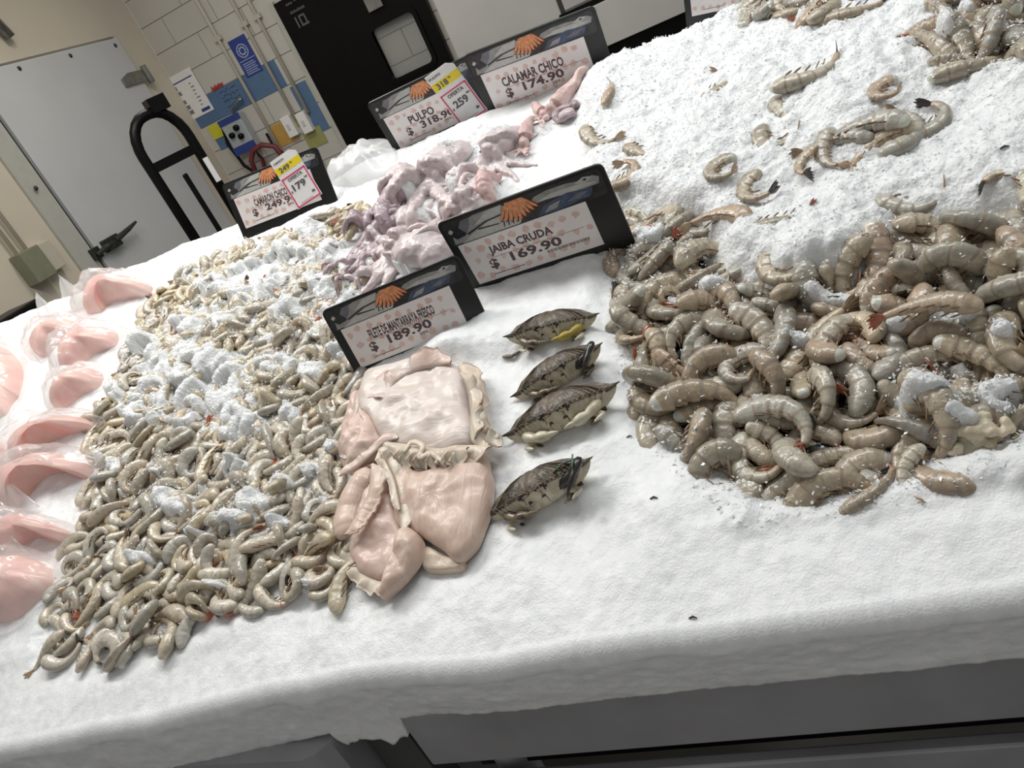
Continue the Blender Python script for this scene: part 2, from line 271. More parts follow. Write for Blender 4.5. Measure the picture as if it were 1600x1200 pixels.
# piles: (u, v, h in 0.1 mm on the ice plane, rotation quaternion x1000, bend, size in %)
PILES = {
 'left': [
(-6213,1165,63,7,-569,-821,45,1,118),(-9166,891,62,741,-44,-12,670,1,117),(-6637,1304,58,736,-83,-22,-671,5,112),(-11262,769,56,946,-48,20,-320,2,107),
(-7813,1284,84,20,-602,737,307,0,108),(-9713,1075,141,10,-749,591,-298,4,121),(-7606,1917,134,79,902,344,-250,1,118),(-7079,1218,70,0,969,-180,171,5,106),
(-7401,1088,52,854,-33,35,-518,1,99),(-8805,1417,168,461,-791,-350,-198,1,115),(-10306,790,92,670,74,-143,725,4,121),(-11163,1525,62,48,-821,569,0,1,116),
(-6917,2852,65,627,23,55,-776,1,115),(-11411,3920,203,98,-245,143,-954,3,120),(-10072,3865,135,145,-92,269,-948,4,116),(-8313,1224,60,23,206,-976,67,3,110),
(-11609,3327,186,529,-782,-306,126,0,107),(-9973,1620,64,26,-911,-410,41,1,120),(-8148,1907,177,246,-454,-855,48,1,107),(-9561,2280,74,130,-658,-741,-37,4,110),
(-6798,1625,62,979,-57,70,-182,2,99),(-8711,980,56,33,-619,-784,41,2,107),(-6860,1697,100,178,-148,-6,973,1,115),(-7942,3841,115,350,-212,-909,-74,5,118),
(-11721,939,73,189,142,-63,-970,0,101),(-11680,2821,135,14,-566,-812,-143,3,109),(-7418,1623,58,968,-55,-9,246,2,109),(-12067,2036,92,129,475,865,-97,4,113),
(-9277,1177,61,274,-42,-9,961,0,114),(-9684,3963,71,32,600,797,-61,1,119),(-10834,2372,134,92,-295,-924,227,0,122),(-8963,2188,99,337,-511,-756,-232,5,95),
(-11356,961,52,38,-657,752,-38,2,100),(-9923,645,163,852,-252,-449,-99,2,95),(-8712,1830,107,329,44,285,-899,4,97),(-7984,1695,194,544,-264,-389,695,0,107),
(-6910,2266,68,116,47,-98,987,1,104),(-7298,3782,54,85,-804,-589,-17,4,105),(-8439,1662,76,969,174,147,-97,0,106),(-11615,1764,112,160,-971,-101,-145,1,113),
(-12335,2937,60,40,-777,-627,35,2,116),(-12137,2471,57,478,41,-76,874,5,110),(-11615,2278,60,912,-72,-45,-401,5,116),(-10389,1683,58,3,-625,-779,47,1,110),
(-8320,3381,83,150,-362,-920,-3,4,115),(-7560,4556,148,92,-438,562,-696,0,96),(-9447,877,48,8,243,-968,63,3,94),(-9674,1792,73,897,-127,-52,421,3,95),
(-7373,2273,97,177,-731,625,208,1,88),(-10932,3928,204,747,-367,-284,477,0,116),(-7806,1048,44,18,-77,996,-45,1,84),(-10032,2534,177,689,-317,-11,-651,2,97),
(-10641,4497,166,90,-405,894,-167,2,119),(-8699,1209,150,297,-848,-300,-320,2,97),(-10094,1162,77,656,120,18,-745,3,96),(-10011,1978,57,995,-63,-18,-80,3,109),
(-10014,841,57,748,-37,-38,662,2,112),(-10800,824,48,774,-44,-14,632,1,91),(-7061,2435,48,93,-425,-900,9,5,93),(-10391,1967,134,96,-396,883,-232,3,108),
(-11432,1309,73,811,-187,-16,-554,1,89),(-7612,3536,90,408,-82,163,-894,3,93),(-8844,6404,157,78,441,-787,425,5,118),(-8279,3841,186,502,-738,313,-326,0,108),
(-8151,1378,67,134,66,989,-21,1,92),(-8008,4889,128,949,-207,120,-203,3,118),(-10532,3067,208,218,-969,83,-83,2,118),(-9339,1992,107,187,85,978,-50,1,104),
(-12079,1651,45,76,-337,-938,33,4,89),(-6510,1111,42,962,-64,-8,-267,3,82),(-10421,2755,188,86,-630,698,-330,1,106),(-9745,2942,153,947,79,-249,184,4,121),
(-6746,2764,48,47,-936,348,-8,1,88),(-8089,3376,72,24,528,-842,107,2,106),(-8226,6950,62,537,24,-85,839,4,119),(-7202,4592,59,158,-9,53,-986,2,111),
(-7758,3762,127,241,140,206,-938,2,108),(-7667,1728,49,80,-836,-542,-21,4,97),(-6687,1975,49,45,-990,137,11,1,93),(-9907,3403,70,95,-251,954,135,0,107),
(-6469,1564,45,2,-22,998,-52,2,85),(-11479,1911,54,857,-18,-83,508,4,106),(-7373,1786,115,95,720,-596,342,2,83),(-10939,1979,64,499,-32,-44,865,2,122),
(-8478,5373,166,861,-197,-39,467,2,118),(-10707,1775,52,822,-62,15,-566,3,102),(-11418,3238,82,282,31,-959,4,5,91),(-10827,1457,46,19,-627,777,-61,3,91),
(-8448,4889,139,816,-121,365,-432,3,103),(-8522,6590,159,668,233,-289,645,3,101),(-12363,4245,165,77,290,-931,210,3,118),(-10681,1224,43,416,-23,-47,908,2,82),
(-11785,3676,161,179,-926,98,-317,4,116),(-8684,1090,104,544,333,-738,220,5,82),(-9779,7776,113,965,-29,223,137,1,120),(-6953,4768,63,45,-774,631,-20,1,116),
(-6881,1867,47,82,-734,-675,-7,4,93),(-6974,2669,42,808,-25,40,-588,1,81),(-8480,1380,56,88,-673,-734,-7,4,108),(-12724,4181,67,66,-644,-761,36,1,114),
(-7530,3648,48,32,-492,869,-42,2,91),(-7249,1329,44,533,10,44,-845,0,82),(-7818,2482,118,164,544,-804,178,3,97),(-11680,4605,100,37,-551,-813,186,3,108),
(-10465,3636,137,163,-821,471,278,1,109),(-7752,4984,129,472,66,-877,60,5,110),(-11334,4270,136,145,242,58,-958,1,120),(-8779,3251,139,583,54,-465,664,4,89),
(-7706,5874,115,512,204,128,-825,1,113),(-7858,2999,131,746,-262,79,607,2,112),(-9740,988,44,872,-45,-26,487,2,85),(-8326,3586,63,45,-910,-411,27,2,120),
(-9188,2560,133,453,-517,-724,52,4,87),(-10900,4236,92,483,47,132,-864,2,120),(-11015,2339,59,390,-91,13,-916,5,115),(-13089,6864,151,214,-304,-921,113,3,101),
(-11951,5104,161,62,-730,654,-192,4,102),(-8519,4651,124,856,-342,-76,-379,5,103),(-9498,3118,58,346,-23,-48,937,2,112),(-7760,1575,58,36,-948,-316,37,0,107),
(-7497,1958,126,216,-904,147,-338,4,87),(-9015,4155,122,371,430,818,89,0,110),(-8598,2577,210,839,-114,-403,348,2,102),(-11643,4935,168,892,-134,-332,-277,3,108),
(-7349,3112,59,62,-839,-540,13,3,115),(-8041,2785,82,96,-94,990,-33,1,108),(-11323,2846,53,999,-34,30,2,0,100),(-13482,5556,67,19,-533,-845,42,1,121),
(-7337,4257,180,451,-284,-581,615,0,93),(-9316,3381,55,34,-7,999,-26,0,104),(-13198,5050,63,625,-5,46,-780,1,119),(-10779,2561,113,257,-144,955,39,1,106),
(-12715,5060,72,997,-23,77,19,1,119),(-10122,2924,58,1,-108,-993,53,2,110),(-10342,3501,186,285,-852,-438,-23,2,98),(-10087,2360,176,428,-9,-746,510,1,88),
(-9226,1725,77,54,636,746,-193,2,83),(-11086,3090,80,172,-314,934,26,1,85),(-8453,2443,118,309,-180,475,804,0,118),(-7554,2963,47,28,-518,854,-44,2,90),
(-8781,2404,124,257,-961,-101,22,3,97),(-7841,3249,68,90,-263,951,135,0,105),(-10272,7316,153,787,-550,38,-278,0,122),(-7429,2133,45,18,569,-818,80,4,88),
(-9172,1605,105,225,-358,902,82,1,103),(-7618,7269,48,995,-55,-64,54,4,95),(-10132,7109,97,486,-27,299,820,1,115),(-8347,1986,63,44,-999,21,17,1,118),
(-7475,4327,56,996,-60,-62,-25,4,112),(-12570,4022,57,738,-45,3,673,0,107),(-11483,2589,49,171,-26,-40,984,1,92),(-11520,1540,48,64,-943,-325,-3,3,95),
(-13470,6021,185,70,-795,505,-330,3,93),(-8970,5549,153,281,271,-915,102,3,110),(-9251,6757,63,996,-52,12,-72,2,121),(-12134,4803,60,104,-622,-776,-13,4,105),
(-11988,2324,51,52,-366,928,48,0,90),(-12075,2882,84,979,-83,-85,-165,2,112),(-11752,1347,47,39,-985,169,25,0,87),(-8883,2818,139,769,-338,-521,151,1,94),
(-7008,2072,121,715,-248,360,545,1,83),(-7498,5054,124,265,-63,-248,930,3,99),(-9531,2048,43,334,-42,50,-940,3,84),(-7636,4054,55,559,-50,37,-827,3,108),
(-10511,978,45,91,-517,-851,0,5,88),(-12383,5179,94,122,-961,-191,156,2,87),(-9405,5351,62,60,-993,-94,-30,3,116),(-8436,6217,54,993,-43,-76,77,5,105),
(-11366,2361,45,892,-47,-23,450,2,87),(-9064,10088,178,831,-531,-116,-116,0,112),(-10580,4625,151,562,321,-186,740,4,102),(-8004,5696,115,175,-934,-149,-274,4,89),
(-9807,1455,41,62,-979,-185,-64,5,80),(-7671,5003,123,305,-188,933,33,1,92),(-8067,6352,53,346,-77,33,-934,4,105),(-12914,6022,162,936,-170,-148,-271,3,120),
(-8792,4008,56,807,-46,-28,588,2,107),(-12431,10066,114,188,-963,193,-29,3,115),(-8642,6011,99,286,-816,401,-302,0,113),(-6331,1681,51,0,-726,683,-84,4,100),
(-10017,3981,53,46,-985,153,-70,4,105),(-10219,4470,66,21,611,791,-38,0,120),(-9556,3816,44,41,-969,226,-90,4,81),(-10314,7004,60,694,-44,-32,717,2,115),
(-7475,5564,132,189,-802,-566,-5,2,102),(-7483,2535,49,47,-812,581,-6,1,92),(-6818,4133,79,109,-845,-517,-88,3,94),(-13069,8793,90,404,168,73,-896,3,107),
(-12044,3724,59,79,-325,-942,35,4,117),(-8487,7460,104,980,-201,-6,-2,3,100),(-8079,4545,127,104,599,-759,231,2,113),(-10217,7617,166,56,-187,-960,201,2,107),
(-8991,2905,55,0,-64,58,-996,4,108),(-9481,2936,44,451,62,-83,886,5,86),(-10975,4635,156,545,341,-180,744,4,103),(-13702,9266,110,596,-154,116,-779,3,100),
(-10030,1369,48,45,247,-965,73,4,94),(-12432,4089,58,664,-45,-1,746,0,109),(-8263,4268,60,42,-999,-27,18,1,114),(-9337,8195,99,67,982,-142,-107,3,119),
(-10374,7787,121,614,21,220,-758,2,109),(-9918,2963,108,492,-91,156,-851,3,113),(-10677,4310,60,54,250,-965,64,5,118),(-7163,4032,42,524,-24,48,-850,2,80),
(-10017,2219,62,101,-394,-913,32,4,111),(-9370,3895,48,42,-739,673,6,0,90),(-10863,10062,60,998,-34,36,-47,1,110),(-13271,9358,143,954,-232,-118,149,1,87),
(-10213,3530,49,677,29,-91,729,5,97),(-7094,4493,47,30,-99,-993,65,3,87),(-9379,1576,47,68,110,-990,62,4,88),(-8312,5211,115,713,-227,1,664,2,98),
(-9607,1289,41,306,5,-63,950,3,80),(-8417,4179,77,333,-89,148,927,0,112),(-9557,7363,63,962,-45,12,271,1,119),(-11369,7612,152,954,-2,-269,129,3,117),
(-10783,6969,210,36,-329,936,-117,1,109),(-12606,4902,51,942,-39,20,334,0,96),(-11934,3385,132,966,-188,-60,-169,1,117),(-12289,3268,52,600,-80,9,-796,4,102),
(-7602,4580,60,112,618,778,-12,0,97),(-13034,10222,169,358,-810,-465,15,1,91),(-8513,4117,84,702,7,162,-694,2,96),(-8592,1897,57,503,-20,-54,862,2,107),
(-11248,8513,64,35,-746,-664,40,2,121),(-7916,2259,57,993,-52,12,-109,2,109),(-7766,2772,43,534,-30,-44,844,2,83),(-7456,5108,60,833,-72,91,541,1,89),
(-12120,10209,53,123,-30,56,-990,3,104),(-7292,3423,46,683,-34,-42,728,2,87),(-9767,6698,50,998,-53,6,19,2,94),(-10357,4929,105,385,-255,54,-885,5,117),
(-12918,5366,86,181,-555,-808,-80,3,84),(-13465,7572,93,146,489,855,-88,1,114),(-11425,7542,120,106,904,304,-283,1,107),(-12047,9131,178,776,-337,-512,147,1,116),
(-10478,10143,83,37,396,912,-102,2,120),(-8913,3741,92,1,853,-482,200,2,94),(-10002,2456,61,27,-893,-449,38,1,116),(-10814,3867,138,44,-846,311,-430,5,106),
(-7307,4998,46,49,-945,321,-40,3,89),(-13964,9259,60,686,-57,28,-725,3,118),(-10847,3567,99,132,598,781,-117,1,112),(-13574,6000,100,133,-946,280,99,2,119),
(-8708,6615,57,892,-25,-78,444,4,114),(-9108,6911,113,700,-8,-173,693,3,101),(-13165,7455,63,557,-84,3,-826,5,121),(-9379,3587,43,12,-826,557,-87,4,84),
(-11541,5570,174,905,-258,-63,-334,3,111),(-9572,2680,92,33,-584,792,-175,1,87),(-8120,3074,54,0,56,-997,55,2,101),(-9236,2122,45,7,268,962,-47,1,86),
(-9777,4284,44,974,-32,34,-222,0,82),(-12564,5674,81,203,943,227,-134,0,107),(-9347,8523,61,645,-20,-59,762,3,118),(-7040,3688,44,29,-796,602,-59,3,85),
(-11131,3712,62,781,-40,14,623,0,114),(-11696,2992,53,188,-42,-7,981,0,100),(-8867,1982,45,81,-423,-902,25,4,89),(-12891,9773,129,591,-771,65,-228,0,102),
(-9412,6840,60,846,-48,70,-527,2,90),(-8388,6778,58,687,-30,44,-725,2,111),(-8230,5872,54,63,-778,-625,21,3,104),(-10555,2436,75,43,803,-563,189,5,110),
(-6851,4459,46,303,9,47,-952,1,89),(-6846,4024,57,190,909,361,-89,0,81),(-9051,7599,119,75,-340,914,-207,3,108),(-13778,8100,57,58,-689,-722,28,3,112),
(-9135,6712,183,353,-137,-491,784,0,109),(-9466,6457,49,19,-299,953,-49,2,94),(-8618,4899,107,278,-557,-759,-192,5,113),(-12177,8648,102,318,-174,21,932,1,104),
(-13653,7701,117,192,-738,600,-242,0,119),(-8716,10156,50,974,-54,-5,219,2,95),(-10811,2973,56,26,-590,805,-53,2,102),(-7383,2446,45,42,-700,712,-19,1,85),
(-8315,2741,85,531,272,-55,-801,0,109),(-11706,10199,52,618,8,42,-785,0,97),(-7313,5320,58,609,-33,-40,791,2,110),(-9417,2657,56,31,-751,657,-57,3,110),
(-8326,5541,55,31,-924,373,-79,4,108),(-13020,10194,110,235,-82,968,0,1,102),(-9409,7228,173,527,-267,-467,658,0,88),(-11051,7665,124,730,-453,-391,330,0,98),
(-8523,2338,55,102,40,991,73,0,91),(-8476,9892,55,992,-53,-68,92,4,108),(-11082,8507,115,226,-361,-903,-52,3,101),(-13419,9006,59,28,-173,-983,59,3,114),
(-9118,6084,57,70,-908,-414,9,3,108),(-11961,3776,128,330,23,-879,343,1,95),(-12899,6833,65,643,-161,-79,-744,5,100),(-12388,10362,53,78,0,53,-996,2,101),
(-11484,5127,59,21,-379,924,-48,2,113),(-8895,10035,55,282,-10,51,-958,2,105),(-10027,7590,51,899,-68,-24,432,0,97),(-9657,4481,49,449,29,-81,890,4,96),
(-10485,7036,113,478,373,140,-783,2,104),(-10697,5193,157,88,360,894,-251,2,116),(-8209,3905,56,974,-37,30,-221,1,106),(-11652,3650,76,62,-972,-116,-197,4,83),
(-9766,9979,83,102,-72,992,-33,1,106),(-12886,8149,55,655,-56,31,-753,3,107),(-13790,6171,57,996,-14,42,-76,0,107),(-13860,8804,58,48,-989,138,0,1,106),
(-8310,2617,158,288,-836,-387,-260,2,106),(-11853,8582,69,136,-70,980,125,0,95),(-6916,3489,55,13,-568,820,-65,3,107),(-8328,10232,49,752,-82,-23,-654,5,95),
(-12226,9228,191,114,306,-101,940,2,114),(-10310,6566,113,188,-936,291,-65,3,110),(-13947,9792,55,502,-42,-4,864,0,102),(-12756,9295,71,757,-39,120,-641,2,85),
(-9916,4720,49,965,-49,-38,253,3,96),(-8458,5284,91,743,77,136,-651,1,103),(-8965,9447,48,639,-84,5,-765,4,94),(-7964,2409,46,965,-61,-11,-254,3,90),
(-13221,8521,138,952,-228,-176,105,3,85),(-7937,7337,51,42,-499,865,-10,0,96),(-8052,9017,133,213,-718,663,-6,2,118),(-12450,7563,46,66,-985,-149,-53,4,90),
(-11217,10393,52,44,-992,121,13,1,97),(-8646,7788,146,407,515,-706,266,5,122),(-11276,3234,53,9,-70,993,-96,0,95),(-10757,8551,138,957,160,240,-19,0,112),
(-13825,9902,89,397,-114,352,840,0,101),(-8970,7854,81,121,-779,-607,97,3,97),(-8001,7479,159,138,-893,-333,-271,3,114),(-12439,5014,53,912,-46,5,407,1,100),
(-12679,5456,93,971,-220,-21,90,3,85),(-9174,4674,113,247,-933,262,-23,3,100),(-12954,9515,52,367,37,-78,926,4,103),(-7346,7592,48,950,-51,-14,308,2,92),
(-12341,7883,48,914,-45,29,-403,2,92),(-8889,9622,45,675,6,-84,733,4,88),(-10369,4207,48,696,-16,49,-716,0,92),(-6734,3205,51,31,-773,631,-57,3,99),
(-11835,5816,132,854,-101,122,-496,1,93),(-9596,7612,59,111,875,469,-54,0,97),(-11926,6048,178,394,161,-616,663,1,112),(-10073,6662,42,33,-541,840,-36,1,81),
(-7849,9712,54,59,-998,13,-25,3,106),(-10048,4717,42,992,-55,-90,-70,5,81),(-8975,8981,167,396,166,-561,707,1,112),(-13330,9723,48,997,-60,17,-50,0,90),
(-12499,10045,60,991,-25,123,38,1,80),(-9884,6354,52,752,-60,20,-656,3,102),(-11815,8738,49,802,-25,39,-595,1,93),(-13332,7966,198,26,339,-317,885,4,122),
(-13135,8537,90,971,158,-14,-180,3,81),(-10049,6007,144,173,243,-181,937,2,112),(-11552,10295,48,891,-47,4,452,1,89),(-12768,9127,51,19,544,-835,81,4,101),
(-11897,10062,41,75,-930,-358,-36,4,81),(-12024,8478,56,978,-6,45,-205,0,104),(-12692,8757,54,81,-861,-502,-24,4,107),(-10308,9904,66,242,185,-97,-948,0,93),
(-8723,8447,57,22,36,-997,62,3,112),(-12233,8958,57,34,-734,-677,41,2,108),(-12866,5143,46,27,-448,892,-41,1,87),(-13255,9275,57,989,-63,-33,132,3,105),
(-13252,5774,44,975,-70,-64,-199,4,83),(-9444,8021,56,174,-80,35,-981,5,110),(-9489,5815,64,106,-972,161,-135,4,84),(-10849,10304,46,996,-60,-20,-56,3,89),
(-13276,6336,49,976,-62,-64,-200,5,95),(-12742,7847,59,8,-678,-734,46,1,111),(-11417,9958,89,964,-171,-204,-15,4,85),(-11273,10171,45,57,-995,77,-28,3,88),
(-12796,8345,43,409,-85,13,-908,5,84),(-11563,5997,169,677,-138,-243,680,0,103),(-8084,2539,47,535,-80,5,-841,5,90),(-10136,9660,70,989,-18,69,-130,1,120),
(-10599,6712,203,871,-248,-237,352,3,109),(-10969,7662,53,887,-47,4,458,1,100),(-9071,4903,89,122,-58,-150,979,3,108),(-11732,9729,102,212,6,-977,-7,4,98),
(-11266,4618,72,715,-115,27,-690,1,109),(-13468,9877,44,35,-583,811,-39,2,84),(-11204,5182,146,221,-430,-222,-847,4,83),(-8099,9934,45,365,-18,49,-929,2,85),
(-9046,5189,45,804,-1,42,-593,0,85),(-12071,4353,49,31,-921,381,-80,4,97),(-10555,8150,127,218,-375,-897,-85,4,120),(-9209,5674,53,50,364,-927,71,5,102),
(-11419,6411,179,636,178,212,-720,2,105),(-9135,2387,58,0,135,-982,128,0,101),(-10512,2808,60,35,-831,-552,50,2,108),(-12860,10038,57,39,-510,859,-24,1,108),
(-11322,3674,44,995,-63,-12,-79,3,86),(-11253,3906,136,875,-167,-287,353,4,110),(-11138,7155,102,116,907,403,-24,3,112),(-13495,10102,42,990,-56,-30,129,3,82),
(-7794,2137,56,986,-53,-10,161,1,104),(-8962,6219,45,767,-40,-32,639,2,87),(-11283,5535,97,694,-110,435,563,1,95),(-8202,9585,144,234,355,-882,202,4,110),
(-10340,6344,131,190,-622,743,-160,3,115),(-11540,3327,50,97,-423,-901,16,4,92),(-9353,4403,70,32,-689,708,150,0,96),(-9570,6002,45,52,-66,54,-995,4,90),
(-8385,9589,49,52,-405,913,-13,1,89),(-8096,5189,96,937,-71,-165,300,4,120),(-12156,9838,46,86,-759,-644,-26,5,89),(-11716,4470,52,4,832,-546,94,5,101),
(-8987,4595,131,101,-768,463,-432,1,98),(-7911,4195,67,351,-75,64,-931,1,106),(-8319,9300,43,996,-56,-61,27,4,84),(-11517,7843,123,277,-716,-636,84,4,112),
(-9404,7008,43,105,-68,51,-991,4,85),(-8291,7990,135,583,36,-402,705,1,108),(-7845,6341,63,47,-872,486,-23,2,120),(-11574,3997,88,869,-425,-25,-251,0,107),
(-11647,9377,206,463,-46,-130,875,0,120),(-10163,8100,52,997,-35,39,65,1,95),(-10373,2624,50,81,-881,-466,-29,4,100),(-9292,9820,55,973,-53,-35,220,3,107),
(-8148,7436,57,995,-63,-19,-74,3,112),(-11736,3334,42,14,-679,-733,45,1,80),(-9928,5949,48,690,-45,-11,723,1,90),(-13765,6400,53,342,-41,-24,938,1,99),
(-11160,8806,71,105,947,295,-79,0,113),(-11883,8251,69,133,820,555,-44,0,110),(-13027,9101,46,768,-46,0,639,0,86),(-8831,8612,93,386,-53,-135,911,3,114),
(-13750,6982,51,5,23,-60,998,3,101),(-11252,6955,212,721,-134,-104,-672,4,100),(-7670,5987,59,881,-22,-80,466,4,116),(-12093,7478,82,637,-90,-96,760,3,110),
(-10910,5737,204,302,-208,235,-900,1,110),(-13370,7203,49,555,-31,-36,831,1,94),(-9173,7918,51,147,14,47,-988,1,93),(-12686,8544,103,526,-127,25,840,1,117),
(-12785,9776,52,395,-40,-24,918,1,98),(-12949,6275,46,453,-48,42,-889,3,89),(-9573,5128,51,49,-450,-891,43,3,100),(-8605,7774,95,470,155,99,-863,1,106),
(-8954,7675,56,567,13,-107,816,4,97),(-10691,9767,75,944,-63,108,305,1,98),(-7704,7787,63,805,-40,36,-591,2,120),(-8739,5061,58,40,-988,146,23,1,109),
(-9518,9758,44,24,-677,733,-60,3,86),(-11548,3729,43,48,-995,-27,-88,5,87),(-12099,6512,122,10,762,581,-286,3,112),(-10139,10177,43,75,-949,-303,-44,4,85),
(-8564,5203,46,31,163,985,-39,1,86),(-13367,6884,63,47,-939,-340,25,2,120),(-10780,5032,83,978,-113,42,-170,3,120),(-12189,5775,156,490,-240,-112,-830,3,122),
(-8845,3520,53,45,41,996,-69,2,87),(-13694,8828,45,53,-969,242,-9,2,87),(-8670,3014,44,464,-4,-64,883,3,87),(-8627,9206,60,654,-43,-7,756,0,112),
(-9854,7350,44,50,539,-836,87,5,88),(-11148,4229,57,7,397,916,-49,0,111),(-12469,7144,80,60,-3,-119,991,3,112),(-10660,7577,151,556,354,-183,730,4,95),
(-11052,8177,48,17,-243,969,-46,1,91),(-8104,4873,44,638,-35,39,-769,2,87),(-8656,3314,40,939,-71,-69,-330,5,80),(-12949,10282,50,62,-994,-84,-15,3,97),
(-13124,6660,45,701,-61,25,-710,3,87),(-10070,5303,80,626,156,128,-753,1,90),(-10604,5499,162,696,245,-340,583,3,95),(-12888,5620,51,207,-28,60,-976,3,98),
(-7896,5643,46,855,-3,-90,510,5,91),(-10176,3335,101,219,-437,-112,-865,5,89),(-6520,2101,55,409,-41,-17,911,0,104),(-13069,5682,48,11,-704,-709,47,0,89),
(-9941,3166,43,638,11,-82,766,4,84),(-10421,3263,61,44,-887,-459,28,2,117),(-12475,6475,55,21,-915,-401,43,1,101),(-11625,9739,56,30,110,993,-29,0,104),
(-11869,4979,54,231,-36,-26,972,0,102),(-12639,7417,48,246,-78,30,-966,5,93),(-11604,7596,57,48,-395,-917,41,3,112),(-9578,8481,150,155,-722,-651,175,0,108),
(-13666,6556,47,403,-32,-33,914,1,89),(-13235,5974,51,394,38,-77,915,4,100),(-11437,5491,51,790,-39,16,612,0,96),(-8752,7212,52,487,-85,18,-869,4,102),
(-10465,2122,48,865,-14,-91,493,4,91),(-10230,9784,46,41,-594,803,-19,1,87),(-11135,6353,215,687,-138,-38,-713,4,111),(-9066,9980,42,445,-26,46,-894,2,80),
(-8578,7372,46,44,-996,71,13,1,87),(-9866,9363,139,284,-925,-97,-231,5,115),(-12244,7096,49,160,16,43,-986,1,91),(-11820,7989,55,42,-660,749,-35,2,105),
(-8580,8495,47,12,-194,980,-52,2,89),(-8634,4619,47,41,-940,-337,25,1,89),(-8538,2813,46,54,-997,-46,22,2,87),(-8810,9074,54,134,-670,-728,-62,5,90),
(-10640,3862,60,256,-25,-49,965,2,115),(-13346,9480,61,200,-36,-978,47,5,84),(-11599,5560,59,900,-48,49,430,1,103),(-10843,8411,52,767,-82,-24,-636,5,100),
(-7309,7928,58,13,-16,999,-47,1,107),(-13474,6628,76,539,-131,70,829,1,98),(-10792,3273,51,207,13,43,-977,1,98),(-10040,7910,80,159,700,695,-34,0,104),
(-13536,8387,56,340,-41,49,-938,3,110),(-8966,8860,46,998,-43,17,34,1,89),(-12189,4206,49,865,-26,38,-500,1,93),(-13539,9359,44,446,-49,44,-893,3,85),
(-10360,6586,89,11,626,766,-148,2,107),(-8965,8163,50,643,-22,-61,763,3,99),(-9193,7120,109,111,306,-238,-915,0,112),(-12755,9407,50,470,-80,19,879,1,83),
(-9840,9480,49,150,-33,56,-986,3,95),(-10476,3718,57,13,-885,-462,50,1,106),(-8742,5684,84,861,361,145,-328,0,95),(-10620,7223,63,5,-723,-686,87,2,103),
(-9842,8896,57,509,-22,-50,859,1,105),(-11245,8075,44,43,-999,0,23,0,83),(-9300,5116,70,846,-171,23,-504,4,90),(-8185,4527,55,731,45,35,-680,0,100),
(-11747,6927,104,305,-92,-948,-18,5,116),(-11679,8856,54,68,-948,-306,-52,5,105),(-9733,5527,58,56,562,823,-61,1,96),(-11470,6725,165,670,-492,-25,-556,1,107),
(-10939,6885,78,893,122,78,-426,2,106),(-8919,6535,44,91,-719,-689,-20,4,82),(-10017,8142,169,664,266,-110,-690,0,100),(-12065,6999,57,53,-525,-848,37,3,112),
(-8977,1617,48,575,-35,-31,817,1,91),(-11856,7280,81,145,-302,932,-140,3,90),(-10671,6774,60,990,-59,-28,127,3,118),(-12404,9560,60,783,-36,25,621,0,112),
(-12120,9637,54,9,732,-676,81,5,105),(-11097,7741,58,48,834,-509,-208,0,85),(-8808,2801,46,5,348,-935,64,3,89),(-13712,7758,41,425,-80,26,-901,4,80),
(-11948,5307,50,46,-895,-442,29,2,97),(-9068,3927,45,949,-73,-37,-305,4,89),(-13335,8500,77,12,672,728,-139,2,99),(-12128,4608,53,78,650,756,-26,0,90),
(-8397,7926,103,612,12,-448,652,1,81),(-11754,8224,43,934,-63,-8,351,0,81),(-11273,9773,49,827,-45,-27,560,2,93),(-9371,9149,72,94,-996,2,3,3,118),
(-11476,4329,45,22,-901,-431,41,0,85),(-9892,5352,54,359,-44,47,-931,3,106),(-7765,5264,64,24,-979,202,35,0,118),(-10556,4763,50,71,-213,-973,44,4,100),
(-10689,6402,199,479,-292,144,-815,3,106),(-11241,8959,113,348,873,294,-175,0,116)],
 'right': [
(1396,3632,277,574,227,-599,511,5,117),(-353,1145,171,217,-816,-519,-135,2,115),(-1458,2628,319,198,-937,-253,138,1,117),(759,1638,373,256,-890,305,-224,2,120),
(68,2404,224,881,-52,-258,394,3,106),(-1442,1671,158,255,33,-281,925,5,112),(-553,1673,200,62,-299,-911,278,3,113),(1662,2227,287,301,-285,153,-897,3,113),
(438,3947,221,73,179,231,-954,2,114),(636,1177,119,132,108,-978,122,4,111),(276,1856,72,859,-69,-31,-506,5,112),(684,4029,226,75,-736,612,280,1,122),
(-700,3339,247,174,-916,359,42,1,117),(1775,4196,297,471,287,-815,176,4,117),(-161,3135,190,84,864,496,34,0,118),(-185,2261,276,117,-887,268,-358,3,96),
(-1400,2988,298,209,192,-329,900,3,106),(-56,1260,69,163,46,-64,983,4,110),(1768,3030,286,12,24,901,-433,3,119),(-693,2678,233,285,-847,218,-391,4,105),
(1335,2218,255,30,-973,166,159,1,100),(-520,3188,260,147,-733,629,-212,1,113),(-1660,2110,199,75,-761,545,-343,4,110),(-1004,3651,258,326,-281,-35,-902,5,121),
(1023,2657,153,717,259,-357,539,5,106),(-1150,5171,181,192,-800,-547,157,3,115),(-2096,3084,337,505,212,-751,368,4,122),(2,1060,153,890,-334,-307,-45,1,88),
(39,2935,285,26,244,952,-181,4,107),(-49,2104,120,591,-40,-71,-802,2,96),(860,3638,285,408,-750,-518,52,1,105),(570,1607,200,383,83,-809,437,1,99),
(1432,4318,130,38,-962,-141,232,3,110),(-1578,3803,230,100,392,-223,887,2,107),(1857,3155,210,217,349,354,-840,2,93),(-2057,4216,196,850,-90,228,-466,2,113),
(-1935,4619,213,23,266,-143,953,2,117),(-1221,4051,182,165,-900,-270,301,3,108),(980,3684,255,857,-328,363,159,2,109),(796,3141,260,133,-642,740,-151,5,119),
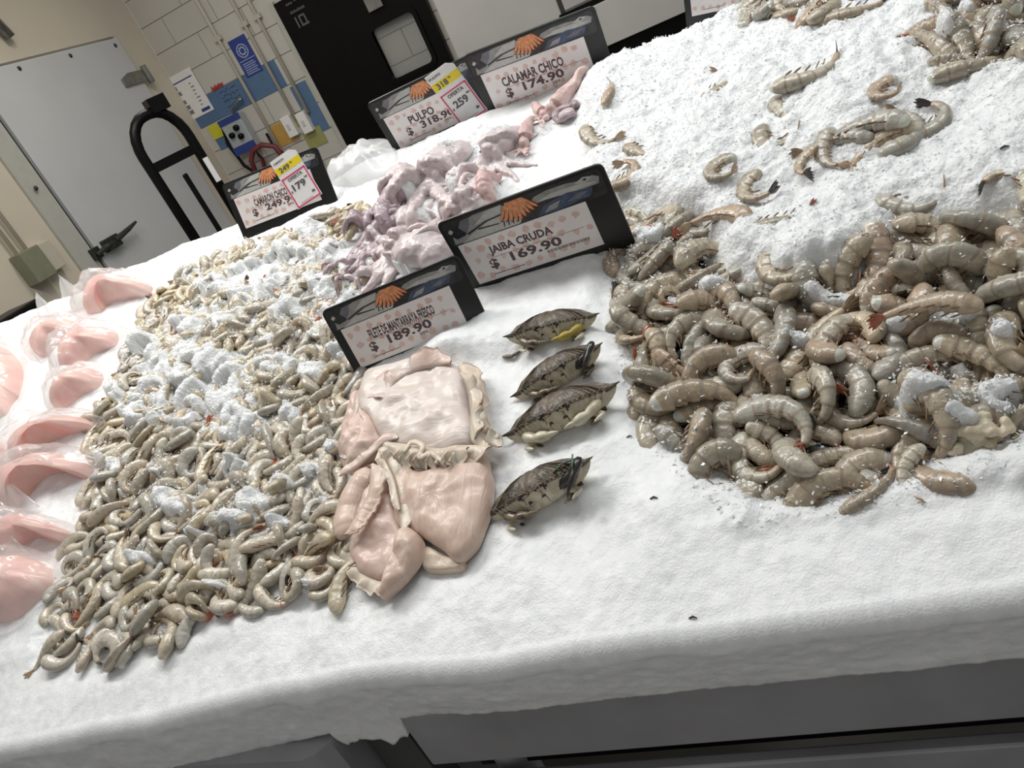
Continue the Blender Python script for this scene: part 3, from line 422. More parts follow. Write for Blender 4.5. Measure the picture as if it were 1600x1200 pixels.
(148,3809,192,552,22,326,-768,3,112),(-904,1942,99,93,-231,-964,96,3,85),(-1931,2785,261,781,-109,38,-614,3,102),(-1957,5313,189,162,-486,823,-246,3,104),
(326,3140,253,801,-126,-93,578,3,97),(-446,1926,54,571,-17,-58,818,3,83),(-807,1844,104,99,-955,140,242,2,82),(-2382,4735,228,344,38,937,-47,1,116),
(-800,1243,68,228,11,-58,972,3,107),(-1997,2649,79,23,-568,-821,44,2,121),(-184,1616,53,25,-986,-162,34,0,80),(965,2432,210,250,-938,-238,41,1,83),
(-1015,4102,247,161,-951,179,-195,2,113),(-2059,3601,188,193,-890,409,-61,4,96),(1761,4122,166,129,-659,-721,173,3,116),(-1685,2072,116,827,280,100,-476,0,92),
(-1740,4284,209,319,-253,-143,-902,4,120),(2306,3454,265,709,-217,87,-666,2,114),(385,2864,221,200,259,945,-15,1,83),(402,2546,233,688,-282,72,-665,2,88),
(1425,3513,186,469,-282,-808,220,1,100),(1938,3204,310,977,99,-186,36,4,114),(-296,2696,132,159,585,777,-166,1,86),(471,1403,69,127,5,50,-991,2,104),
(1368,2515,175,81,-720,648,235,0,93),(696,2120,118,756,211,249,-567,3,90),(-1311,2566,107,31,947,287,-144,1,105),(-1412,3632,176,417,-556,-717,55,1,105),
(957,3336,171,943,36,316,-100,1,105),(-1669,3214,138,654,541,67,-525,0,86),(-366,3973,241,815,-359,81,448,2,104),(-2436,5884,61,46,-507,-860,37,3,94),
(-1315,4739,215,800,-355,-354,-331,2,93),(-1742,6364,145,813,-231,-25,535,4,111),(-2118,5707,92,321,91,-120,935,4,98),(-1298,1596,78,889,-40,-43,455,3,121),
(-376,3917,162,916,-280,160,-240,3,88),(-1936,5599,166,216,883,415,32,0,85),(-742,2516,111,447,-24,166,-879,3,97),(-496,4055,156,69,908,141,-389,1,84),
(186,3874,162,110,-581,-258,764,3,81),(1076,1392,187,148,246,-274,918,4,103),(-1528,6053,142,807,-192,-292,-476,5,110),(-859,2389,147,103,36,-987,119,2,104),
(-2265,4129,153,145,-37,168,974,4,108),(2305,3955,203,43,-313,11,-949,3,108),(-1324,3021,175,26,241,-969,-44,4,113),(-1694,4438,211,854,159,418,264,5,95),
(1255,1794,249,300,-915,-271,-9,0,103),(937,3998,162,143,857,-200,454,5,102),(-373,3406,73,452,26,-73,889,4,116),(-2243,5288,55,570,-50,33,-819,3,86),
(297,3599,120,948,-115,144,-261,2,83),(-2120,3374,226,373,-480,-747,270,0,101),(-1746,2614,68,78,-408,-910,13,5,105),(982,2121,132,990,-103,97,-18,2,119),
(1017,4366,78,41,-903,-427,26,2,118),(-95,2360,166,95,-504,594,-620,0,82),(1629,3797,87,470,7,-58,881,2,118),(-1322,3331,239,108,412,-45,904,5,81),
(1740,1375,222,680,121,-363,625,2,115),(-870,3446,82,12,536,843,-47,1,119),(-2235,6720,68,47,-981,-189,13,2,104),(1596,3585,62,31,172,984,-37,1,91),
(-938,4707,132,151,627,-745,170,3,89),(-1412,6001,61,8,-38,998,-49,2,91),(1098,4188,65,804,-36,-48,592,3,100),(1883,2357,176,86,-842,163,508,3,109),
(947,3356,184,141,-938,-170,-269,3,85),(-1798,5442,68,12,679,-730,77,4,105),(-2169,4615,73,994,-36,22,97,0,108),(292,1108,55,820,-38,31,-570,2,84),
(1487,2552,108,163,-699,666,203,1,84),(-270,2453,55,19,-576,-816,49,2,82),(-2077,3667,67,783,-19,41,-620,0,102),(-1419,4592,77,47,-921,385,-17,2,119),
(-2192,3183,66,11,727,686,-38,0,100),(-2307,6504,66,59,-921,-385,3,3,102),(-1675,5627,98,291,-183,130,930,3,87),(-1550,5289,106,48,-767,618,166,3,97),
(-2167,4912,66,733,-55,26,-678,3,101),(-532,2692,59,436,-77,13,-896,5,92),(-1689,3735,75,69,-952,-297,-38,4,119),(-924,4911,126,99,640,-760,-67,1,90),
(-330,3770,58,33,-275,960,-32,0,88),(243,2294,65,42,-844,535,-6,1,98),(578,3351,97,510,168,96,-838,1,88),(1308,3469,64,905,-52,-5,423,0,99),
(-731,3918,199,403,-363,-777,320,0,87),(1463,1296,53,7,-195,-980,49,2,81),(-1116,2234,62,922,-45,22,-383,2,96),(25,2157,52,38,-812,582,-33,2,81),
(-1235,3108,59,436,-99,8,-894,4,82),(1544,1372,67,705,-32,-38,707,2,99),(1787,2105,181,156,447,871,130,4,115),(-622,4216,77,407,0,-60,911,3,120),
(-1881,5002,55,87,-796,-599,-27,4,82),(-1719,6229,55,37,-787,-615,31,2,85),(-2339,6367,81,636,-132,-10,760,2,80),(-1136,3477,60,33,632,774,-30,0,88),
(-1511,2323,69,316,-18,-46,948,2,107),(-284,3222,69,106,-661,-743,7,4,93),(1870,3404,169,100,-953,66,-277,2,103),(-2395,6116,65,58,-848,-526,11,3,101),
(-1285,2022,65,883,-17,40,-468,1,97),(-1211,3695,91,36,499,864,53,4,86),(43,2998,71,994,-57,-47,-77,4,112),(1679,2903,87,932,158,88,-313,0,102),
(-787,3866,78,504,45,-88,858,4,110),(886,2475,75,977,-56,-15,-207,3,118),(-987,4640,53,21,47,-997,56,3,83),(1422,2803,75,958,-27,34,-284,0,114),
(-1084,5911,63,42,-935,352,5,1,94),(-761,3499,62,768,-60,-43,637,0,94),(1500,2152,63,34,24,-54,998,3,100),(390,2890,68,692,-51,-37,719,0,105),
(443,3986,65,58,-972,-225,-9,3,102),(818,2650,76,498,-157,-57,-851,5,89),(-1561,4147,54,36,-461,886,-25,1,82),(580,3117,60,714,-37,30,-699,2,91),
(847,3523,65,57,-971,-223,-68,5,102),(-1653,3065,72,858,-25,36,-512,1,110)],
 'top': [
(2716,7061,249,961,-219,-19,-165,1,122),(2899,7307,331,440,-502,718,-199,2,102),(2659,7528,340,239,-776,579,74,0,112),(2417,7784,265,604,-134,-563,548,0,122),
(3418,7439,191,59,645,712,-270,2,121),(2580,7239,236,802,-508,156,-273,0,82),(2786,7778,261,684,-80,-412,597,1,119),(3481,8152,432,524,-494,-625,300,1,113),
(3078,6878,279,701,-386,-299,520,3,102),(2589,8167,274,293,-922,-67,-245,1,117),(2724,8433,266,610,-453,334,-558,0,103),(3170,8300,189,324,-555,-766,-15,5,119),
(3184,7983,225,256,337,-132,896,3,110),(3545,7955,207,140,851,-435,-258,4,121),(3309,8609,361,853,-411,-92,-308,1,112),(3106,7735,166,926,28,-336,169,3,85),
(2349,7981,218,26,584,805,103,5,94),(3508,8399,281,884,210,341,-241,1,95),(3201,6851,202,121,193,-834,502,0,117),(3547,7439,263,965,-123,101,206,3,91),
(3518,7839,214,238,-43,-272,931,5,110),(3148,7638,58,56,-986,-156,-16,3,92),(2516,7716,92,759,35,-117,639,4,113)],
 'mid': [
(1224,11112,60,985,-56,-65,-151,5,93),(472,10645,145,294,62,954,-15,4,103),(798,10532,118,390,15,125,-912,2,105),(305,10801,59,27,-739,-672,39,1,88),
(2031,10385,94,959,-147,-40,-240,4,99),(1984,10562,175,80,-206,-186,957,2,97),(1747,10221,67,333,-95,19,-938,4,95),(1477,10762,96,941,-101,-66,-315,2,97),
(1472,10627,198,248,-921,268,-136,3,101),(1245,10003,126,175,861,467,103,0,103),(913,11222,79,42,-857,513,2,1,118),(675,11136,78,31,-894,444,-61,2,101),
(1244,10344,181,182,-769,569,228,1,113),(1787,9966,54,12,616,-784,78,4,85),(1981,10664,64,318,-29,-30,947,1,97),(403,11029,59,40,-857,-513,29,2,90),
(1568,10950,53,43,-919,393,6,1,80),(1174,10640,141,493,-190,155,-835,4,105),(1870,10644,177,72,-465,-46,-881,5,109),(719,10318,57,14,93,-994,58,3,90),
(962,10595,61,28,-94,-994,55,3,94),(1369,9972,78,984,-49,-2,169,2,120)],
}
LIMIT = {'left': 295, 'right': 162, 'top': 23, 'mid': 22}
def qmat(q):
    return np.array(Quaternion([x/1000 for x in q]).normalized().to_matrix())
DROP = {'left': -.002, 'right': -.020, 'top': -.012, 'mid': .018}
PK = {'left': 'small', 'right': 'large', 'top': 'large', 'mid': 'large'}

# ================================================================== the bed of ice
U0, U1, V1, DG = -2.75, .80, 1.215, .0024
us = np.arange(U0, U1+1e-6, DG); vs_ = np.arange(0, V1+1e-6, DG)
GU, GV = np.meshgrid(us, vs_)
POLY_LEFT = [(-1.186, .062), (-1.089, .074), (-.972, .053), (-.914, .084), (-.771, .099), (-.603, .111), (-.618, .15), (-.656, .215), (-.668, .424), (-.689, .485), (-.757, .598), (-.815, .703), (-.795, .739), (-.72, .732), (-.727, .827), (-.762, .947), (-.807, 1.039), (-.872, 1.031), (-.935, 1.008), (-1.092, 1.046), (-1.227, 1.044), (-1.363, 1.028), (-1.408, .991), (-1.395, .888), (-1.376, .761), (-1.393, .64), (-1.33, .508), (-1.237, .357), (-1.211, .217), (-1.212, .151)]
POLY_RIGHT = [(-.249, .696), (-.115, .604), (-.10, .467), (-.063, .433), (-.009, .398), (.049, .396), (.113, .443), (.255, .42), (.26, .23), (.2, .155), (.135, .138), (.024, .118), (-.045, .118), (-.095, .128), (-.135, .160), (-.165, .200), (-.209, .256), (-.235, .326), (-.224, .39), (-.258, .452), (-.251, .558)]
POLY_TOP = [(.22, .80), (.245, .72), (.30, .67), (.36, .69), (.48, .72), (.48, .86), (.30, .88)]
POLY_MID = [(.02, 1.09), (.06, 1.03), (.13, .99), (.19, .99), (.22, 1.05), (.15, 1.12), (.05, 1.13)]
POLY_HEAP = [(-.33, 1.17), (-.31, .85), (-.28, .72), (-.26, .45), (-.25, .33), (-.21, .2), (-.13, .085), (.1, .075), (.9, .07), (.9, 1.17)]
def pile_top():
    top = np.full(GU.shape, -1.0)
    for name, rows in PILES.items():
        L, R = KIND[PK[name]]
        for (u, v, h, q0, q1, q2, q3, var, sc) in rows:
            c, r = chain(ARCS[var], L*sc/100, R*sc/100); c = c@qmat((q0, q1, q2, q3)).T
            for (x, y, z), rr in zip(c, r):
                x += u*1e-4; y += v*1e-4; z += h*1e-4+DROP[name]; rr *= 1.15
                i0, i1 = int((x-rr-U0)/DG), int((x+rr-U0)/DG)+2; j0, j1 = max(0, int((y-rr)/DG)), int((y+rr)/DG)+2
                if i0 < 0 or i1 > GU.shape[1] or j1 > GU.shape[0] or j1 <= j0: continue
                d = rr*rr-(GU[j0:j1, i0:i1]-x)**2-(GV[j0:j1, i0:i1]-y)**2
                top[j0:j1, i0:i1] = np.maximum(top[j0:j1, i0:i1], np.where(d > 0, z+np.sqrt(np.maximum(d, 0)), -1))
    return top
PTOP = pile_top()
def blob_mask(blobs, soft=.55):
    """ice thrown over the seafood: ragged patches around the given spots"""
    nz = .26*fbm(GU*26, GV*26, 3)+.20*fbm(GU*80, GV*80, 9)
    m = np.full(GU.shape, -9.0)
    for px, py, rx, ry in blobs:
        c = np.array(uv(px, py, .02)); J = np.stack([np.array(uv(px+rx, py, .02))-c, np.array(uv(px, py+ry, .02))-c], 1)
        Ji = np.linalg.inv(J); dx, dy = GU-c[0], GV-c[1]
        d = np.sqrt((Ji[0, 0]*dx+Ji[0, 1]*dy)**2+(Ji[1, 0]*dx+Ji[1, 1]*dy)**2)
        m = np.maximum(m, 1-d)
    for px, py, rx, ry, cap in BROAD:                       # a thin sprinkling that only fills the gaps
        c = np.array(uv(px, py, .02)); J = np.stack([np.array(uv(px+rx, py, .02))-c, np.array(uv(px, py+ry, .02))-c], 1)
        Ji = np.linalg.inv(J); dx, dy = GU-c[0], GV-c[1]
        m = np.maximum(m, np.minimum(cap, 2.2*(1-np.sqrt((Ji[0, 0]*dx+Ji[0, 1]*dy)**2+(Ji[1, 0]*dx+Ji[1, 1]*dy)**2))))
    return smooth(-.12, soft, m+nz)
BLOBS = [(305, 605, 125, 75), (250, 575, 55, 45), (370, 650, 56, 36), (320, 560, 90, 40), (400, 420, 70, 35), (450, 390, 60, 28), (330, 440, 45, 20), (470, 350, 40, 18),
  (540, 400, 40, 28), (500, 440, 30, 30), (440, 475, 36, 28), (270, 770, 38, 30), (390, 775, 38, 26), (360, 715, 34, 16), (225, 530, 30, 30),
  (180, 600, 18, 20), (210, 630, 30, 40), (420, 560, 50, 24), (290, 500, 40, 24), (390, 440, 70, 40), (520, 390, 40, 30), (150, 690, 14, 14), (360, 800, 40, 16), (250, 720, 24, 14), (480, 730, 24, 14), (175, 710, 16, 18), (450, 640, 22, 20), (480, 575, 26, 20), (520, 540, 22, 16), (220, 855, 22, 12), (300, 545, 60, 25),
  (345, 490, 36, 20), (510, 690, 16, 12), (430, 745, 28, 16), (430, 810, 24, 14), (300, 815, 16, 9), (330, 900, 18, 9), (470, 910, 18, 10),
  (1455, 615, 70, 26), (1560, 600, 50, 42), (1480, 480, 60, 22), (1500, 650, 45, 22), (1110, 440, 36, 14), (1010, 350, 40, 16), (1250, 520, 26, 12), (1290, 450, 60, 18), (1560, 520, 30, 18), (1180, 610, 16, 9), (1050, 460, 18, 10), (1400, 500, 30, 12),
  (1480, 60, 26, 12), (1560, 110, 30, 14), (1510, 20, 24, 12),
  (700, 228, 56, 22), (645, 345, 34, 24), (720, 285, 36, 26), (590, 330, 18, 22), (840, 190, 36, 16), (620, 440, 40, 30), (650, 300, 40, 16), (660, 312, 36, 18), (612, 384, 24, 16), (700, 345, 28, 16), (730, 226, 56, 22), (770, 200, 50, 18), (740, 262, 30, 12), (745, 225, 60, 26), (800, 205, 42, 20), (600, 400, 20, 28), (690, 330, 34, 18), (760, 250, 40, 18), (660, 290, 26, 14)]
BROAD = [(400, 430, 170, 100, .20), (280, 560, 130, 120, .16), (420, 620, 110, 110, .05), (330, 760, 170, 90, .02), (700, 270, 120, 90, .18), (1480, 610, 120, 70, .10), (1010, 370, 70, 70, .08)]
COVER = blob_mask(BLOBS)
MOUNDS = [(700, 545, .05, .03, .024), (770, 520, .06, .05, .008), (560, 255, .08, .05, .01)]
HEAP = [(655, 395, .050), (625, 300, .042), (690, 255, .046), (745, 300, .042), (780, 225, .038), (600, 350, .034), (650, 340, .03), (710, 320, .03), (720, 280, .03)]
OCT_AREA = np.zeros(GU.shape)
for px, py, R in HEAP:                                      # the octopuses' mantles, so that thrown ice lies over them
    c = uv(px, py, .02); d = 1-((GU-c[0])/R)**2-((GV-c[1])/R)**2; OCT_AREA = np.maximum(OCT_AREA, np.clip(d+.8, 0, 1)); PTOP = np.maximum(PTOP, np.where(d > 0, R*.45+R*.66*np.sqrt(np.maximum(d, 0)), -1))
def build_height():
    g = fbm(GU*5, GV*5, 1)*.016 + fbm(GU*17, GV*17, 2)*.006
    heap = polydist(POLY_HEAP, GU, GV); dl = polydist(POLY_LEFT, GU, GV); dr = polydist(POLY_RIGHT, GU, GV); dt = polydist(POLY_TOP, GU, GV)
    wob = .018*fbm(GU*22, GV*22, 8)
    hs = smooth(-.005, .06, heap+wob)
    H = g*(.35+.65*smooth(.0, .15, GV)) + hs*(.026 + .020*fbm(GU*9, GV*9, 5) + .012*np.abs(fbm(GU*30, GV*30, 6)))
    H = H*(1-smooth(-.02, .012, dl+wob*.4)) - .003*smooth(-.02, .012, dl+wob*.4)
    e = smooth(-.045, .03, dr+wob*.8); H = H*(1-e) - .026*e
    e = smooth(-.012, .03, dt+wob*.8); H = H*(1-e) - .010*e
    for px, py, su, sv, a in MOUNDS:
        c = uv(px, py, .01); H = H + a*np.exp(-((GU-c[0])/su)**2-((GV-c[1])/sv)**2)
    # dip behind the front lip at the left of the crabs, a low ridge towards the right pile
    fine = fbm(GU*70, GV*70, 12)*.0034 + (npr.random(GU.shape)-.5)*.0016
    rough = .35+.65*np.maximum(hs, COVER)*1.2
    H = H + fine*rough
    global HBASE
    HBASE = H.copy(); pt = PTOP.copy()
    for _ in range(15):
        q = np.pad(pt, 1, mode='edge'); pt = np.maximum(pt, .25*(q[:-2, 1:-1]+q[2:, 1:-1]+q[1:-1, :-2]+q[1:-1, 2:]))
    flk = .5+.5*fbm(GU*45, GV*45, 21)
    lay = np.maximum(pt, H) + .000 + .006*flk + .004*np.abs(fbm(GU*110, GV*110, 22)) + .003*np.abs(fbm(GU*190, GV*60, 23))
    lay = lay + .005*OCT_AREA
    H = H*(1-COVER) + np.where(COVER > .02, lay, H)*COVER
    # towards the back edge and the lip the surface rolls over
    H = H - .05*smooth(V1-.05, V1, GV)**2
    return H
HGT = build_height()
def ice_h(u, v):
    i = (np.clip(u, U0, U1-DG)-U0)/DG; j = np.clip(v, 0, V1-DG)/DG
    return float(HGT[min(int(round(j)), HGT.shape[0]-1), min(int(round(i)), HGT.shape[1]-1)])
def base_h(u, v):
    """the bed itself, without the ice thrown over the seafood"""
    i = int(round((min(max(u, U0), U1-DG)-U0)/DG)); j = int(round(min(max(v, 0), V1-DG)/DG)); return float(HBASE[min(j, HBASE.shape[0]-1), min(i, HBASE.shape[1]-1)])
def on_ice(px, py, lift=0.0):
    """where the line of sight meets the ice -> u, v, h"""
    h = .01
    for _ in range(8):
        u, v = uv(px, py, h); h = .5*h + .5*(ice_h(u, v)+lift)
    u, v = uv(px, py, h); return u, v, h
def build_ice():
    nv, nu = GU.shape
    lip = np.interp(us, [-2.8, -1.19, -.9, -.73, -.58, -.4, 1], [-.06, -.03, -.017, .001, .007, 0, -.003]) + .004*fbm(us*9, us*0, 31)
    VV = lip[None, :] + (GV-0)*1.0*(1-lip[None, :]/V1)
    P = ORG + GU[..., None]*EU + VV[..., None]*EV + HGT[..., None]*EN
    # front face: a rounded shoulder, then down to the metal rim
    first = P[0]; rows = []
    rimz = np.interp(us, [-2.8, -.88, -.67, -.662, -.575, -.566, .09, 1], [.775, .815, .835, .822, .815, .842, .844, .85])
    rag = np.where((us > -.672) & (us < -.572), .012*fbm(us*60, us*0, 33)-.012, 0.0)
    R = .024
    for a in np.linspace(10, 80, 7):
        q = math.radians(a)
        rows.append(np.stack([us, first[:, 1]-R*math.sin(q)*.9, first[:, 2]-R*(1-math.cos(q))*1.1], 1))
    base = rows[-1]; nf = 30
    for k in range(1, nf+1):
        t = k/nf; z = base[:, 2]*(1-t)+(rimz+rag)*t
        y = base[:, 1]+.010*t+.004*fbm(us*14, np.full_like(us, t*2), 41)+.0012*fbm(us*80, np.full_like(us, t*9), 42)
        rows.append(np.stack([us, y, z], 1))
    rows.append(rows[-1]+np.array([0, .05, 0]))
    rows = rows[::-1]
    back = P[-1]; brow = [np.stack([us, back[:, 1]+.02, back[:, 2]-.03], 1), np.stack([us, back[:, 1]+.025, back[:, 2]-.16], 1)]
    A = np.concatenate([np.array(rows), P, np.array(brow)], 0); n0, n1 = A.shape[:2]
    me = bpy.data.meshes.new('ice_bed'); V = A.reshape(-1, 3)
    idx = np.arange(n0*n1).reshape(n0, n1)
    F = np.stack([idx[:-1, :-1], idx[:-1, 1:], idx[1:, 1:], idx[1:, :-1]], -1).reshape(-1, 4)
    me.vertices.add(len(V)); me.vertices.foreach_set('co', V.astype(np.float32).ravel())
    me.loops.add(F.size); me.loops.foreach_set('vertex_index', F.astype(np.int32).ravel())
    me.polygons.add(len(F)); me.polygons.foreach_set('loop_start', np.arange(0, F.size, 4, dtype=np.int32))
    me.polygons.foreach_set('use_smooth', np.ones(len(F), bool)); me.materials.append(ICE)
    lo = np.clip(np.maximum(COVER*1.3, smooth(-.02, .05, polydist(POLY_HEAP, GU, GV))*.8), 0, 1); lo = np.maximum(lo, .12); full = np.concatenate([np.full((len(rows), n1), .1), lo, np.full((2, n1), .1)], 0).ravel()
    me.attributes.new('loose', 'FLOAT', 'POINT').data.foreach_set('value', full.astype(np.float32)); me.update(calc_edges=True); me.validate()
    return tag(obj('ice_bed', me), 'sloping bed of crushed white ice under all the seafood', 'ice')
build_ice()

def build_flakes(name, n, pick, label, lo, hi, size=(.0010, .0028)):
    """loose splinters of ice, one mesh of stuff"""
    V, F = [], []; base = np.array([(-1, -.5, -.12), (.2, -.75, -.12), (1, .1, -.12), (-.1, .8, -.12), (-.9, -.4, .12), (.3, -.6, .12), (.9, .2, .12), (-.2, .7, .12)])
    fc = [(3, 2, 1, 0), (4, 5, 6, 7), (0, 1, 5, 4), (1, 2, 6, 5), (2, 3, 7, 6), (3, 0, 4, 7)]
    got = 0
    while got < n:
        u = rnd.uniform(*lo); v = rnd.uniform(*hi)
        i = int((u-U0)/DG); j = int(v/DG)
        if rnd.random() > pick[j, i]: continue
        h = max(HGT[j, i], PTOP[j, i]) + rnd.uniform(-.001, .0012)
        s = rnd.uniform(*size); q = Quaternion((rnd.gauss(0, 1), rnd.gauss(0, .35), rnd.gauss(0, .35), rnd.gauss(0, 1))).normalized().to_matrix()
        M = np.array(q); w = base*np.array([s, s*rnd.uniform(.35, .9), s*rnd.uniform(.5, 1.2)])
        pts = w@M.T + np.array([u, v, h])
        b = len(V); V += [W(*p) for p in pts]; F += [tuple(k+b for k in f) for f in fc]; got += 1
    o = obj(name, mesh(name, V, F, FLAKE, smooth=False)); return tag(o, label, 'ice', kind='stuff')
_dl = polydist(POLY_LEFT, GU, GV); _dr = polydist(POLY_RIGHT, GU, GV); _dh = polydist(POLY_HEAP, GU, GV)
build_flakes('ice_splinters', 15000, np.clip(.75*(COVER > .3)+.12*(COVER > .02)+.05*(_dl > 0), 0, 1)*(GU < -.5), 'loose splinters of ice over the left shrimp pile and the octopuses', (-1.45, -.5), (.03, 1.15))
build_flakes('ice_splinters', 15000, np.clip(.6*(COVER > .3)+.10*(_dr > 0)+.30*((_dh > 0) & (_dr < 0)), 0, 1)*(GU > -.4), 'loose splinters of ice over the shrimp heaps on the right', (-.35, .45), (.07, 1.15), (.0011, .0032))

# ================================================================== shrimp
SB_S = mat('small_shrimp_flesh', (.5, .47, .4), rough=.27, noise=.25, nscale=130, sss=.45, sssr=(.009, .007, .006), coat=.35, bump=.35, bscale=260, vary=((.74, .74, .72), (1.05, 1.03, 1.0)), tone='tone',
           rand=[rgb(198, 190, 174), rgb(212, 205, 190), rgb(204, 190, 162), rgb(190, 188, 180), rgb(218, 211, 198), rgb(204, 188, 166), rgb(194, 194, 190)])
SB_L = mat('large_shrimp_shell', (.45, .4, .33), rough=.28, noise=.25, nscale=110, sss=.35, sssr=(.008, .006, .005), coat=.35, bump=.35, bscale=240, vary=((.72, .71, .68), (1.05, 1.03, 1.0)), tone='tone',
           rand=[rgb(170, 163, 148), rgb(186, 178, 162), rgb(196, 180, 156), rgb(174, 172, 165), rgb(200, 195, 180), rgb(184, 168, 146), rgb(194, 172, 152)])
S_EDGE = mat('shell_band', (.2, .16, .12), rough=.3, coat=.3, rand=[rgb(152, 138, 120), rgb(166, 150, 130), rgb(156, 146, 132)], tone='tone')
S_EDGE2 = mat('flesh_band', (.2, .16, .12), rough=.3, coat=.3, rand=[rgb(180, 170, 152), rgb(194, 184, 164), rgb(184, 178, 166)], tone='tone')
S_MEAT = mat('shrimp_meat', rgb(200, 200, 190), rough=.3, noise=.1, nscale=90, sss=.5, sssr=(.010, .008, .006), coat=.3)
T_RED = mat('tail_red', rgb(190, 112, 88), rough=.3, noise=.35, nscale=60, coat=.4)
T_BROWN = mat('tail_brown', rgb(176, 152, 124), rough=.3, noise=.3, nscale=60, coat=.4)
T_DARK = mat('tail_dark', rgb(58, 50, 44), rough=.3, noise=.3, nscale=60, coat=.4)
LEGM = mat('swimmeret', rgb(140, 116, 92), rough=.4, noise=.3, nscale=80)
TAILS = {'red': T_RED, 'brown': T_BROWN, 'dark': T_DARK}
def shrimp_body(kind, var, seed):
    L, R = KIND[kind]; big = kind == 'large'; n = 43 if big else 31; nr = 14 if big else 12
    s, p, th = spine(ARCS[var], L, n); r = srad(s)*R; rr = random.Random(seed)
    k = 6.0; fr = (s*k) % 1.0; step = (.10 if big else .06)*(fr-.35)
    r = r*(1+step); wob = [rr.gauss(0, .02) for _ in range(n)]; bend = .08*R*np.sin(s*5+seed)*3
    vs, fs, mi = [], [], []
    for i in range(n):
        t = np.array([math.cos(th[i]), math.sin(th[i]), 0]); nn = np.array([-t[1], t[0], 0]); z = np.array([0, 0, 1.0])
        for j in range(nr):
            q = 2*math.pi*j/nr; c, sn = math.cos(q), math.sin(q)
            # dorsal side is the outside of the curl (-nn); the belly is flatter and, with a shell on, the plates hang past it
            b_ = min(1, max(0, (c+.35)/.7)); b_ = b_*b_*(3-2*b_)
            k1 = 1.10*b_ + (.95+(.18 if big else .07)*fr[i])*(1-b_)
            k2 = .80*b_ + .72*(1-b_)
            a = r[i]*(1+wob[i])
            vs.append(np.array([p[i, 0], p[i, 1], bend[i]]) - nn*a*k1*c + z*a*k2*sn)
    for i in range(n-1):
        band = fr[i+1] < fr[i]
        for j in range(nr):
            fs.append((i*nr+j, i*nr+(j+1) % nr, (i+1)*nr+(j+1) % nr, (i+1)*nr+j)); mi.append(1 if band else 0)
    # domed cut at the front, meat showing
    b = len(vs); d = np.array([-1.0, 0, 0]); c0 = np.array([p[0, 0], p[0, 1], bend[0]])
    for sc, dd in ((.72, .45), (.35, .66)):
        for j in range(nr): vs.append(c0+(np.array(vs[j])-c0)*sc+d*R*dd*(.8 if big else 1.0))
    prev = list(range(nr))
    for ring in (list(range(b, b+nr)), list(range(b+nr, b+2*nr))):
        for j in range(nr): fs.append((prev[(j+1) % nr], prev[j], ring[j], ring[(j+1) % nr])); mi.append(2)
        prev = ring
    fs.append(tuple(prev[::-1])); mi.append(2)
    fs.append(tuple(range((n-1)*nr, n*nr))); mi.append(0)
    me = mesh('shrimp', vs, fs, [SB_L if big else SB_S, S_EDGE if big else S_EDGE2, S_MEAT if big and var in (1, 4) else SB_L if big else SB_S], mi)
    ca = me.color_attributes.new('tone', 'FLOAT_COLOR', 'POINT'); col = np.ones((len(vs), 4), np.float32)
    for i in range(n):
        for j in range(nr):
            c = math.cos(2*math.pi*j/nr); d = max(0, c)**1.5; e = max(0, s[i]-.72)/.28
            col[i*nr+j, :3] = np.array([1, 1, 1.0])*(1-.30*d+.10*max(0, -c))*(1-e*np.array([.06, .22, .34])*(.9 if seed % 2 else .45))
    ca.data.foreach_set('color', col.ravel()); return me
def leaf(mb, o, d, side, ln, wd, th, up):
    """a flat lobe with thickness: o root, d direction, side in-plane, up normal"""
    prof = [(0, .35), (.25, .8), (.55, 1), (.8, .8), (1, .12)]; vs, fs = [], []
    for t, w in prof:
        for a, b in ((-1, 0), (0, 1), (1, 0), (0, -1)):
            vs.append(o+d*ln*t+side*wd*w*a+up*th*(1.1-t)*b + up*ln*.10*t*t)
    for i in range(len(prof)-1):
        for j in range(4): fs.append((i*4+j, i*4+(j+1) % 4, i*4+4+(j+1) % 4, i*4+4+j))
    fs += [(3, 2, 1, 0), tuple(range(len(vs)-4, len(vs)))]
    mb.add(vs, fs)
def shrimp_tail(kind, var, color, seed):
    L, R = KIND[kind]; s, p, th = spine(ARCS[var], L); t = th[-1]; mb = MB(); rr = random.Random(seed)
    d = np.array([math.cos(t), math.sin(t), 0]); nn = np.array([-d[1], d[0], 0]); z = np.array([0, 0, 1.0]); o = np.array([p[-1, 0], p[-1, 1], .08*R*math.sin(5+seed)*3])
    sp = rr.uniform(.5, 1.1)
    for a, l, w in ((0, .20, .22), (.32*sp, .25, .30), (-.32*sp, .25, .30), (.66*sp, .23, .28), (-.66*sp, .23, .28)):
        w *= R; dd = d*math.cos(a)+z*math.sin(a); sd = -d*math.sin(a)+z*math.cos(a)
        leaf(mb, o-d*R*.10, dd, sd, L*l*rr.uniform(.85, 1.1), w, R*.09, nn)
    return mesh('tail_fan', mb.v, mb.f, TAILS[color])
def shrimp_legs(kind, var, seed):
    L, R = KIND[kind]; s, p, th = spine(ARCS[var], L); mb = MB(); rr = random.Random(seed)
    for k in range(5):
        q = .14+.15*k; i = int(q*24); d = np.array([math.cos(th[i]), math.sin(th[i]), 0]); nn = np.array([-d[1], d[0], 0]); z = np.array([0, 0, 1.0])
        for sg in (-1, 1):
            o = np.array([p[i, 0], p[i, 1], .08*R*math.sin(s[i]*5+seed)*3])+nn*srad(s[i])*R*.75+z*sg*R*.45
            dd = nn*.55+d*(.75+rr.uniform(-.15, .15))+z*sg*.15; dd /= np.linalg.norm(dd)
            leaf(mb, o, dd, z, R*rr.uniform(.75, 1.05), R*.13, R*.06, np.cross(dd, z))
    return mesh('swimmerets', mb.v, mb.f, LEGM)
